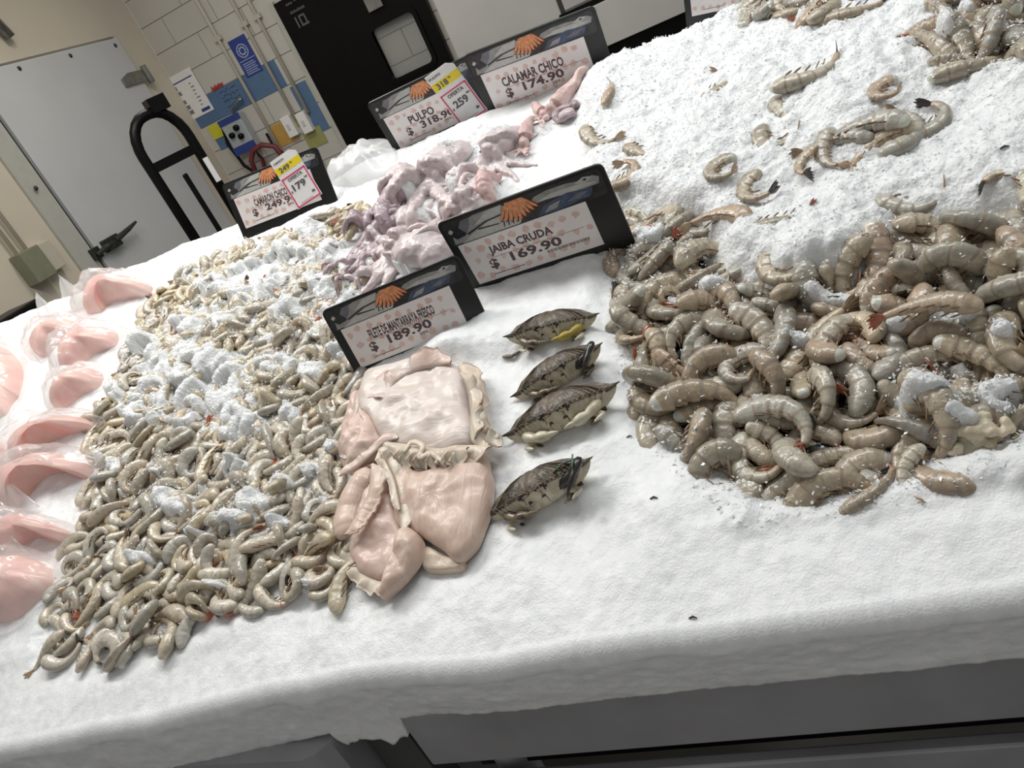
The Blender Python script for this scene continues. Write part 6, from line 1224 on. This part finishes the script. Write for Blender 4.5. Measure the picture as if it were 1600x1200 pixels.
# ================================================================== counter
def structure(o): o['kind'] = 'structure'; return o
ca = empty('fish_counter', (0, .53, 0)); tag(ca, 'long steel fish counter under the ice on the right', 'counter')
MB().box((-.570, .004, .750), (2.2, .018, .846)).build('rim_panel', [STEEL], ca); bevel(ca.children[-1], .003)
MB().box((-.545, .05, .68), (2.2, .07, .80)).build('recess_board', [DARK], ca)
bevel(MB().box((-.548, .006, .12), (2.2, .022, .708)).build('front_panel', [STEEL], ca), .003)
MB().box((-.545, .022, .80), (2.2, 1.2, .835)).build('tray', [STEEL], ca)
for x in (-.5, 2.1):
    for y in (.06, 1.12): MB().tube([(x, y, 0), (x, y, .80)], .025, 12).build('leg', [STEEL], ca, True)
cb = empty('fish_counter', (-.72, .50, 0)); tag(cb, 'steel counter beginning left of the dark gap', 'counter'); cb.rotation_euler = (0, 0, math.radians(-2.2))
P = [(-2.0, 0), (.012, 0), (.030, .008), (.045, .024), (.045, 1.1), (-2.0, 1.1)]
MB().prism(P, .40, .828).build('rim_panel', [STEEL], cb)
MB().box((-1.95, .02, .10), (.03, .06, .40)).build('front_panel', [STEEL], cb)
for x in (-1.9, .02):
    for y in (.08, 1.05): MB().tube([(x, y, 0), (x, y, .42)], .025, 12).build('leg', [STEEL], cb, True)
g = MB().box((-.664, .56, .0), (-.60, .60, .80)).build('gap_post', [mat('grey_post', rgb(70, 72, 72), rough=.6)], None); tag(g, 'dark grey upright filling the gap between the counters', 'post')

# ================================================================== room
KB = 5.4; KL = -3.81; WT = .12
BLK = .166*1.10
WALLP = mat('block_wall_white', rgb(192, 188, 180), rough=.55, noise=.05, nscale=3)
W_BLUE = mat('block_paint_blue', rgb(84, 112, 146), rough=.5, noise=.06)
W_OCHRE = mat('block_paint_ochre', rgb(190, 150, 76), rough=.5, noise=.06)
W_OLIVE = mat('block_paint_olive', rgb(150, 150, 92), rough=.5, noise=.06)
MORTAR = mat('mortar', rgb(140, 136, 128), rough=.8, noise=.05)
BEIGE = mat('wall_beige', rgb(204, 195, 178), rough=.6, noise=.06, nscale=2)
def block_wall():
    """blockwork: every block a raised face, the joints between them set back; some blocks are painted"""
    mb = MB(); x0, x1, hb, wb = KL, 2.4, .187, .40; ztop = 3.3
    mb.box((x0, KB+.004, 0), (x1, KB+WT, ztop), 1)
    zb = at(337, 190, y=KB)[2]; k0 = int(zb/hb); off = zb-k0*hb; row = -1; z = off-hb
    corner = at(300, 165, y=KB)[0]
    while z < ztop:
        x = x0 - (.2 if row % 2 else 0)
        while x < x1:
            a, b = max(x, x0)+.003, min(x+wb, x1)-.003; c, d = max(z, 0)+.003, min(z+hb, ztop)-.003
            if b > a and d > c:
                cx, cz = (a+b)/2, (c+d)/2; mi = 0
                if row == k0-0 and -3.62 < cx < -2.9: mi = 2
                mb.box((a, KB, c), (b, KB+.006, d), mi)
            x += wb
        z += hb; row += 1
    return structure(mb.build('wall_back', [WALLP, MORTAR, W_BLUE], None))
block_wall()
def wall_patch(name, px, mtl, y, th=.004, label=None, cat=None, parent=None):
    """flat piece on the back wall with these corners on the photograph"""
    P = [at(x, yy, y=y) for x, yy in px]; mb = MB(); q = [(p[0], p[2]) for p in P]
    M = Matrix(((1, 0, 0, 0), (0, 0, -1, y), (0, 1, 0, 0), (0, 0, 0, 1)))
    if sum(q[i][0]*q[(i+1) % len(q)][1]-q[(i+1) % len(q)][0]*q[i][1] for i in range(len(q))) < 0: q = q[::-1]
    mb.prism(q, 0, th, 0, M); o = mb.build(name, [mtl], parent)
    if label: tag(o, label, cat)
    return o
def rect_on_wall(px, y):
    """upright rectangle around these photograph points on the back wall: x0, x1, z0, z1"""
    P = np.array([at(a, b, y=y) for a, b in px]); return P[:, 0].min(), P[:, 0].max(), P[:, 2].min(), P[:, 2].max()
def wall_rect(name, x0, x1, z0, z1, mtl, y, th=.004, parent=None):
    return MB().box((x0, y-th, z0), (x1, y, z1)).build(name, [mtl], parent)
# painted blocks: a stepping band of blue, one ochre and olive pair
paint = [((337, 168), 2, (362, 118)), ]
def painted(cx0, cz0, cx1, cz1, mtl, k):
    o = wall_rect('trim_%d' % k, cx0, cx1, cz0, cz1, mtl, KB-.0002, .0012+.0007*k); return structure(o)
bx = lambda px, py: at(px, py, y=KB)
b0 = bx(338, 170); b1 = bx(375, 128); b2 = bx(437, 118)
zl, zm, zh = bx(337, 190)[2], bx(337, 145)[2], bx(437, 94)[2]
painted(bx(338, 168)[0], zl, bx(398, 140)[0], zm+.005, W_BLUE, 1)
painted(bx(376, 130)[0]-.02, zl+.0, bx(450, 118)[0]-.04, zl+.187, W_BLUE, 2)
painted(bx(334, 214)[0], bx(340, 238)[2], bx(352, 224)[0]+.05, bx(334, 210)[2], W_BLUE, 3)
p = bx(465, 160); painted(p[0], bx(505, 205)[2], bx(495, 160)[0], bx(478, 124)[2], W_BLUE, 4)
p = bx(420, 197); painted(p[0], bx(440, 230)[2], bx(452, 195)[0]+.02, bx(447, 186)[2], W_OCHRE, 5)
painted(bx(470, 205)[0], bx(490, 232)[2], bx(500, 205)[0]+.02, bx(480, 204)[2], W_OLIVE, 6)
painted(bx(452, 186)[0], bx(470, 196)[2], bx(474, 175)[0]+.03, bx(474, 171)[2], W_OLIVE, 7)
# left wall, door
wl = MB(); y0, y1 = 1.2, KB; dy0, dy1, dz = 3.80, 5.07, 2.30
wl.box((KL-WT, y0, 0), (KL, dy0-.02, 3.3)); wl.box((KL-WT, dy1+.02, 0), (KL, y1, 3.3)); wl.box((KL-WT, dy0-.02, dz+.02), (KL, dy1+.02, 3.3))
structure(wl.build('wall_left', [BEIGE]))
fl = MB().box((KL-WT, -2, -.05), (2.4, KB+WT, 0)).build('floor', [mat('tile_floor', rgb(120, 116, 110), rough=.5, noise=.1, nscale=5)]); structure(fl)
DOORM = mat('door_grey', rgb(196, 198, 199), rough=.38, noise=.04, nscale=3); FRAMEM = mat('door_frame_grey', rgb(180, 180, 172), rough=.45, noise=.04)
door = MB().box((KL-.05, dy0, .06), (KL+.035, dy1, dz)).build('door_1', [DOORM]); structure(door); bevel(door, .006)
jb = MB(); jb.box((KL, dy0-.17, 0), (KL+.02, dy0-.022, dz+.03)); structure(jb.build('trim_8', [FRAMEM]))
gs = MB().box((KL-.03, dy0-.022, .02), (KL+.006, dy0, dz)).build('gasket', [BLACKM], door)
CHROME = mat('worn_chrome', rgb(150, 150, 146), rough=.25, metal=.9, noise=.2)
IRON = mat('dark_iron', rgb(62, 64, 60), rough=.4, metal=.5, noise=.3, nscale=40)
L = at(150, 395, x=KL); lm = MB(); yl, zl_ = L[1], L[2]
lm.box((KL+.02, yl-.07, zl_-.035), (KL+.05, yl-.005, zl_+.035)); lm.tube([(KL+.06, yl-.06, zl_-.01), (KL+.075, yl+.03, zl_+.005), (KL+.07, yl+.10, zl_+.01)], [.012, .02, .016], 10)
lm.box((KL+.035, yl+.03, zl_-.03), (KL+.085, yl+.15, zl_+.045)); lm.tube([(KL+.075, yl+.12, zl_+.01), (KL+.10, yl+.24, zl_+.03), (KL+.10, yl+.33, zl_+.045)], [.02, .015, .008], 10)
bevel(lm.build('latch', [IRON], door), .004)
H = at(205, 126, x=KL); hm = MB(); hm.prism([(H[1]-.14, H[2]-.035), (H[1]+.10, H[2]-.04), (H[1]+.10, H[2]+.04), (H[1]-.05, H[2]+.045), (H[1]-.14, H[2]+.02)], KL+.035, KL+.05, 0, Matrix(((0, 0, 1, 0), (1, 0, 0, 0), (0, 1, 0, 0), (0, 0, 0, 1))))
hm.tube([(KL+.05, H[1]+.13, H[2]-.06), (KL+.05, H[1]+.13, H[2]+.06)], .022, 10); bevel(hm.build('hinge', [CHROME], door), .003)
for px, py in ((30, 107), (110, 87), (180, 71), (56, 294)):
    q = at(px, py, x=KL+.035); m = MB(); m.ball((KL+.036, q[1], q[2]), (.008, .014, .014), 10, 6); m.build('bolt', [IRON], door, True)
# conduit and box on the left wall
E_BOX = mat('electric_box_green', rgb(128, 128, 108), rough=.45, noise=.06)
q = at(48, 417, x=KL); b = empty('electric_box', (KL, q[1], q[2])); tag(b, 'greenish electric box with two conduits on the beige wall', 'electric box')
bevel(MB().box((0, -.09, -.09), (.09, .05, .09)).build('box', [E_BOX], b), .006); bevel(MB().box((0, .055, -.08), (.05, .17, .085)).build('cover_plate', [mat('pale_plate', rgb(190, 184, 168), rough=.5)], b), .005)
for yy in (-.05, .02): MB().tube([(.03, yy, .08), (.03, yy, 1.6)], .011, 10).build('conduit', [BEIGE], b, True)
q = at(8, 60, x=KL); s = MB().tube([(KL+.04, q[1], q[2]-.01), (KL+.04, q[1]-.10, q[2]+.30)], .03, 10).build('pipe_stub', [CHROME], None, True); tag(s, 'grey pipe end high on the left wall above the cold room door', 'pipe')
q = at(6, 500, x=KL); s = MB().box((KL+.002, q[1]-.9, .0), (KL+.25, q[1]+.06, q[2]+.03)).build('waste_bin', [BLACKM]); bevel(s, .02, 3); tag(s, 'black bin against the beige wall at the left picture edge', 'bin')
# pipes on the block wall
PIPE = mat('painted_pipe', rgb(186, 180, 168), rough=.5, noise=.04)
for (px, py, zb, lab) in ((337, 55, 1.0, 'white conduit on the block wall nearest the corner'), (400, 72, 1.35, 'white conduit in the middle of the three on the block wall'), (430, 80, 1.35, 'white conduit nearest the black door')):
    q = at(px, py, y=KB-.02); c = MB(); c.tube([(q[0], KB-.018, zb), (q[0], KB-.018, 3.2)], .013, 10)
    o = c.build('wall_conduit', [PIPE], None, True); tag(o, lab, 'pipe', 'conduits on the block wall')
    m = MB(); m.box((q[0]-.03, KB-.03, 2.02), (q[0]+.03, KB, 2.05)); m.build('clamp', [PIPE], o)
# switch boxes, posters, notice
for px, py, lab in ((455, 196, 'left white switch box at a conduit end on the block wall'), (478, 190, 'right white switch box at a conduit end on the block wall')):
    q = at(px, py, y=KB); b = empty('switch_box', (q[0], KB, q[2])); tag(b, lab, 'switch box', 'white switch boxes')
    bevel(MB().box((-.035, -.05, -.075), (.045, 0, .075)).build('box', [WHITE], b), .006); MB().box((-.008, -.056, -.02), (.012, -.05, .02)).build('rocker', [mat('pale_grey', rgb(200, 200, 198))], b)
PRT = mat('print_grey', rgb(120, 120, 124), rough=.6); BLUEP = mat('print_blue', rgb(44, 62, 132), rough=.5, noise=.1); PBLUE2 = mat('print_pale_blue', rgb(170, 178, 206), rough=.5)
x0, x1, z0, z1 = rect_on_wall([(272, 112), (302, 100), (346, 172), (312, 190)], KB); x0 = at(292, 150, y=KB)[0]-.11; x1 = x0+.26
o = MB().box((x0, KB-.004, z0+.03), (x1, KB-.001, z1-.02)).build('poster', [WHITE]); tag(o, 'white instruction poster with small pictures on the block wall by the corner', 'poster')
m = MB(); w, hh = x1-x0, z1-z0-.05; zz = z0+.03
for xx, yy in ((.08, .68), (.13, .56), (.12, .36), (.16, .23), (.18, .11)):
    MB().box((x0+w*xx, KB-.005, zz+hh*yy), (x0+w*(xx+.19), KB-.004, zz+hh*(yy+.09))).build('picture', [PRT], o)
for i in range(7): m.box((x0+w*.70, KB-.005, zz+hh*(.20+.082*i)), (x0+w*(.76+.03*(i % 3)), KB-.004, zz+hh*(.225+.082*i)))
m.tube([(x0+w*.14, KB-.005, zz+hh*.92), (x0+w*.14, KB-.0045, zz+hh*.92)], w*.07, 12); tag(m.build('printed_text', [PRT], o), kind='stuff')
MB().box((x0+w*.06, KB-.0055, zz+hh*.82), (x0+w*.92, KB-.004, zz+hh*.845)).box((x0+w*.62, KB-.0055, zz+hh*.05), (x0+w*.92, KB-.004, zz+hh*.12)).build('blue_bar', [BLUEP], o)
q = at(384, 88, y=KB); x0, x1, z0, z1 = q[0]-.075, q[0]+.075, q[2]-.13, q[2]+.13
o = MB().box((x0, KB-.004, z0), (x1, KB-.001, z1)).build('notice', [BLUEP]); tag(o, 'small blue notice with a white round emblem between the conduits', 'notice')
m = MB(); c = ((x0+x1)/2, z0+.17)
for k in range(16):
    a = 2*math.pi*k/16; a2 = 2*math.pi*(k+1)/16; r0, r1 = .040, .047; m.add([(c[0]+r0*math.cos(a), KB-.0045, c[1]+r0*math.sin(a)), (c[0]+r1*math.cos(a), KB-.0045, c[1]+r1*math.sin(a)), (c[0]+r1*math.cos(a2), KB-.0045, c[1]+r1*math.sin(a2)), (c[0]+r0*math.cos(a2), KB-.0045, c[1]+r0*math.sin(a2))], [(0, 1, 2, 3)])
for k in range(9): a = k*.7; m.box((c[0]+.024*math.cos(a)-.006, KB-.0046, c[1]+.024*math.sin(a)-.006), (c[0]+.024*math.cos(a)+.006, KB-.0044, c[1]+.024*math.sin(a)+.006))
for k in range(6): m.box((x0+.02, KB-.0046, z0+.016+.014*k), (x1-.02-.012*(k % 2), KB-.0044, z0+.021+.014*k))
m.box((x0+.008, KB-.0046, z0+.108), (x1-.008, KB-.0044, z0+.112)); m.build('emblem', [PBLUE2], o)
q = at(343, 136, y=KB); t = MB(); MT = Matrix(((1, 0, 0, q[0]-.07), (0, 0, -1, KB-.004), (0, 1, 0, q[2]-.02), (0, 0, 0, 1)))
tt = MB(); r = random.Random(6)
for k in range(6): tt.tube([(.0+.018*k, .012+r.uniform(-.01, .01), 0), (.010+.018*k, .045+r.uniform(-.012, .008), 0), (.012+.018*k, .015, 0), (.022+.018*k, .04+r.uniform(-.01, .01), 0)], .0035, 6)
t.add(tt.v, tt.f, 0, MT); o = t.build('red_writing', [mat('red_marker', rgb(190, 50, 50), rough=.6)]); tag(o, 'red hand writing above the blue painted block', 'writing')
q = at(362, 152, y=KB); t = MB(); r = random.Random(3)
for k in range(4):
    for i in range(7): a = q[0]-.07+.022*i; z = q[2]+.06-.035*k; t.tube([(a, KB-.005, z), (a+r.uniform(.006, .016), KB-.005, z+r.uniform(-.012, .014))], .0022, 5)
o = t.build('pen_writing', [mat('blue_marker', rgb(44, 48, 90), rough=.6)]); tag(o, 'dark hand writing on the blue painted block', 'writing')
q = at(338, 205, y=KB); o = MB().box((q[0]-.05, KB-.008, q[2]-.05), (q[0]+.06, KB-.003, q[2]+.05)).build('sticky_note', [mat('note_yellow', rgb(206, 200, 52), rough=.6)]); tag(o, 'yellow sticky note below the poster', 'note')
# dispenser
q = at(378, 204, y=KB); d = empty('soap_dispenser', (q[0], KB, q[2])); tag(d, 'grey and blue dispenser with dark knobs on the block wall', 'dispenser')
bevel(MB().box((-.09, -.09, -.14), (.10, -.005, .12)).build('body', [mat('dispenser_grey', rgb(168, 174, 176), rough=.4, noise=.05)], d), .012, 3)
MB().box((-.092, -.094, .08), (.102, -.085, .125)).build('blue_panel', [BLUEP], d); MB().box((-.092, -.094, -.145), (.102, -.085, -.085)).build('blue_panel', [BLUEP], d)
for x, z in ((-.03, .0), (.035, .035), (.035, -.03)): MB().tube([(x, -.09, z), (x, -.115, z)], .021, 14).build('knob', [BLACKM], d, True)
MB().tube([(.03, -.03, .12), (.05, -.04, .17), (.13, -.04, .19), (.16, -.04, .19)], .010, 8).build('spout', [CHROME], d, True)
MB().tube([(-.10, -.05, .08), (-.13, -.06, -.04), (-.10, -.06, -.22), (-.02, -.06, -.34), (.02, -.06, -.4)], .013, 8).build('black_hose', [BLACKM], d, True)
q = at(400, 243, y=KB-.1); m = MB(); m.tube([(q[0]-.08, q[1], q[2]-.12), (q[0]-.06, q[1], q[2]-.02), (q[0]+.0, q[1], q[2]+.04), (q[0]+.09, q[1], q[2]+.05), (q[0]+.17, q[1]+.02, q[2]+.0), (q[0]+.2, q[1]+.02, q[2]-.2)], .020, 10)
m.tube([(q[0]-.01, q[1]+.03, q[2]+.08), (q[0]+.01, q[1]+.03, q[2]-.04), (q[0]-.04, q[1]+.03, q[2]-.25)], .018, 10)
tag(m.build('red_hose', [mat('red_rubber', rgb(112, 46, 50), rough=.5)], None, True), 'dark red hose hanging below the dispenser', 'hose')
q = at(430, 222, y=KB-.03); m = MB(); m.tube([(q[0]-.03, q[1], q[2]+.08), (q[0]-.03, q[1], q[2]-.02), (q[0]+.03, q[1], q[2]-.12), (q[0]+.10, q[1], q[2]-.2)], .010, 8); tag(m.build('black_hose', [BLACKM], None, True), 'thin black hose beside the ochre painted block', 'hose')
# black swing door with window
x0, x1 = at(436, 14, y=KB)[0], at(700, 60, y=KB)[0]-.02
dd = MB(); zt = at(432, 6, y=KB)[2]
wx0, wx1, wz0, wz1 = at(583, 47, y=KB)[0], at(647, 17, y=KB)[0], at(618, 123, y=KB)[2], at(583, 47, y=KB)[2]
yd0, yd1 = KB-.05, KB-.005
inner = rrect(wx0, wz0, wx1, wz1, .035, 5); n_ = len(inner)
outer = []
for (a, c) in inner:
    ang = math.atan2(c-(wz0+wz1)/2, a-(wx0+wx1)/2); outer.append((a, c))
dd.box((x0, yd0, 0), (wx0, yd1, zt)); dd.box((wx1, yd0, 0), (x1, yd1, zt)); dd.box((wx0, yd0, 0), (wx1, yd1, wz0)); dd.box((wx0, yd0, wz1), (wx1, yd1, zt))
door2 = structure(dd.build('door_2', [BLACKM]))
ring = MB(); o2 = rrect(wx0-.03, wz0-.03, wx1+.03, wz1+.03, .05, 5); vs = []
for lst in (o2, inner):
    for a, c in lst: vs.append((a, yd0-.012, c))
for a, c in inner: vs.append((a, yd0+.02, c))
fs = [(i, (i+1) % n_, n_+(i+1) % n_, n_+i) for i in range(n_)]+[(n_+i, n_+(i+1) % n_, 2*n_+(i+1) % n_, 2*n_+i) for i in range(n_)]
ring.add(vs, fs); wfr = ring.build('window_frame', [BLACKM], door2)
gl = bpy.data.materials.new('door_glass'); gl.use_nodes = True; pb = gl.node_tree.nodes['Principled BSDF']; pb.inputs['Transmission Weight'].default_value = 1; pb.inputs['Roughness'].default_value = .02; pb.inputs['IOR'].default_value = 1.3; pb.inputs['Base Color'].default_value = (.9, .92, .93, 1)
MB().box((wx0, KB-.03, wz0), (wx1, KB-.024, wz1)).build('window_pane', [gl], wfr)
# what the door window shows: the pale block room beyond, built behind the opening
q = at(470, 25, y=yd0); tt = MB(); MT = Matrix(((1, 0, 0, q[0]-.05), (0, 0, -1, yd0-.002), (0, 1, 0, q[2]-.06), (0, 0, 0, 1)))
r = random.Random(8)
for x_, z_, w_, h_ in ((-.01, .095, .12, .018), (-.012, .150, .05, .016), (.055, .155, .05, .020)):   # worn, unreadable rows of print
    k = 0
    while k < w_: tt.box((x_+k, z_, 0), (x_+k+.008, z_+h_*r.uniform(.6, 1), .001)); k += .011
tt.box((.0, .0, 0), (.012, .07, .001)).box((.03, .0, 0), (.042, .07, .001)).box((.042, .058, 0), (.08, .07, .001)).box((.042, .0, 0), (.09, .012, .001)).box((.07, .012, 0), (.082, .058, .001))
t = MB(); t.add(tt.v, tt.f, 0, MT); t.build('lettering', [mat('grey_lettering', rgb(84, 86, 86), rough=.5)], door2)
MB().box((wx0+.06, yd0-.03, wz1+.10), (wx0+.17, yd0, wz1+.30)).build('lock_plate', [CHROME], door2)
MB().box((x0-.045, KB-.03, 0), (x0-.008, KB-.001, zt+.02)).build('trim_9', [FRAMEM]); structure(bpy.data.objects['trim_9'])
# steel cladding and cabinet to the right of the black door
yc = 5.25; xs = at(700, 60, y=yc)[0]
seam = at(876, 9, y=yc)[0]
c1 = empty('steel_panel', (xs, yc, 0)); 
for k, (a, b) in enumerate(((xs+.01, seam-.015), (seam+.015, 2.3))):
    o = bevel(MB().box((a, yc, 1.0), (b, yc+.03, 2.6)).build('steel_panel', [STEEL_P]), .004); tag(o, ['grey steel wall panel right of the black door', 'grey steel wall panel right of the black seam'][k], 'wall panel', 'steel wall panels')
bpy.data.objects.remove(c1)
cab = empty('back_cabinet', (seam, 4.95, 0)); tag(cab, 'low steel cabinet along the rear wall, black below its worktop', 'cabinet')
zt2 = at(930, 8, y=4.95)[2]; zb2 = at(1000, 50, y=4.95)[2]
bevel(MB().box((.02, 0, zb2), (3.2, .28, zt2)).build('top_panel', [STEEL_P], cab), .004); MB().box((.02, .02, zt2), (3.2, .28, zt2+.03)).build('black_edge', [BLACKM], cab); MB().box((.04, .03, .05), (3.2, .28, zb2)).build('black_base', [BLACKM], cab)
# stock cart with a tall black loop handle
LC = np.array([at(205, 185, y=3.0), at(243, 185, y=3.0)]); d = empty('stock_cart'); tag(d, 'black stock cart with tall loop handle in front of the cold room door', 'cart')
ya, xa = 2.95, at(272, 248, y=2.95)[0]; ax = np.array([.52, .85, 0]); ax /= np.linalg.norm(ax); zt3 = at(225, 172, y=2.95)[2]
d.location = (xa, ya, 0); d.rotation_euler = (0, 0, math.atan2(ax[1], ax[0])); hw = .112
arc = [(-hw, 0, .25), (-hw, 0, zt3-.16)]+[(-hw+.10-.10*math.cos(t), 0, zt3-.16+.14*math.sin(t)) for t in np.linspace(.2, 1.57, 6)]+[(hw-.10+.10*math.cos(t), 0, zt3-.16+.14*math.sin(t)) for t in np.linspace(1.57, .2, 6)]+[(hw, 0, zt3-.16), (hw, 0, .25)]
MB().tube(arc, .022, 12, up=(0, 1, 0)).build('handle_loop', [BLACKM], d, True)
zc = at(268, 250, y=2.95)[2]; MB().box((-hw, -.014, zc-.02), (hw, .014, zc+.02)).build('crossbar', [BLACKM], d); MB().box((-.01, -.006, .25), (.015, .006, zc-.07)).build('strap', [BLACKM], d)
MB().box((.02, -.03, zt3-.03), (.10, .03, zt3+.03)).build('bumper', [BLACKM], d); bevel(d.children[-1], .008)
MB().box((hw-.012, -.024, zc-.16), (hw+.012, -.019, zc-.05)).build('label_strip', [WHITE], d)
bevel(MB().box((-.19, -.05, .18), (.19, 1.0, .24)).build('deck', [BLACKM], d), .008)
for x in (-.14, .14):
    for y in (.05, .9): MB().tube([(x-.018, y, .075), (x+.018, y, .075)], .075, 18).build('wheel', [BLACKM], d, True); MB().box((x-.03, y-.03, .10), (x+.03, y+.03, .18)).build('caster_bracket', [IRON], d)
# room beyond the door window
MB().box((wx0-1.2, KB+1.2, 0), (wx1+1.2, KB+1.3, 3.0)).build('wall_beyond', [WALLP]); structure(bpy.data.objects['wall_beyond'])
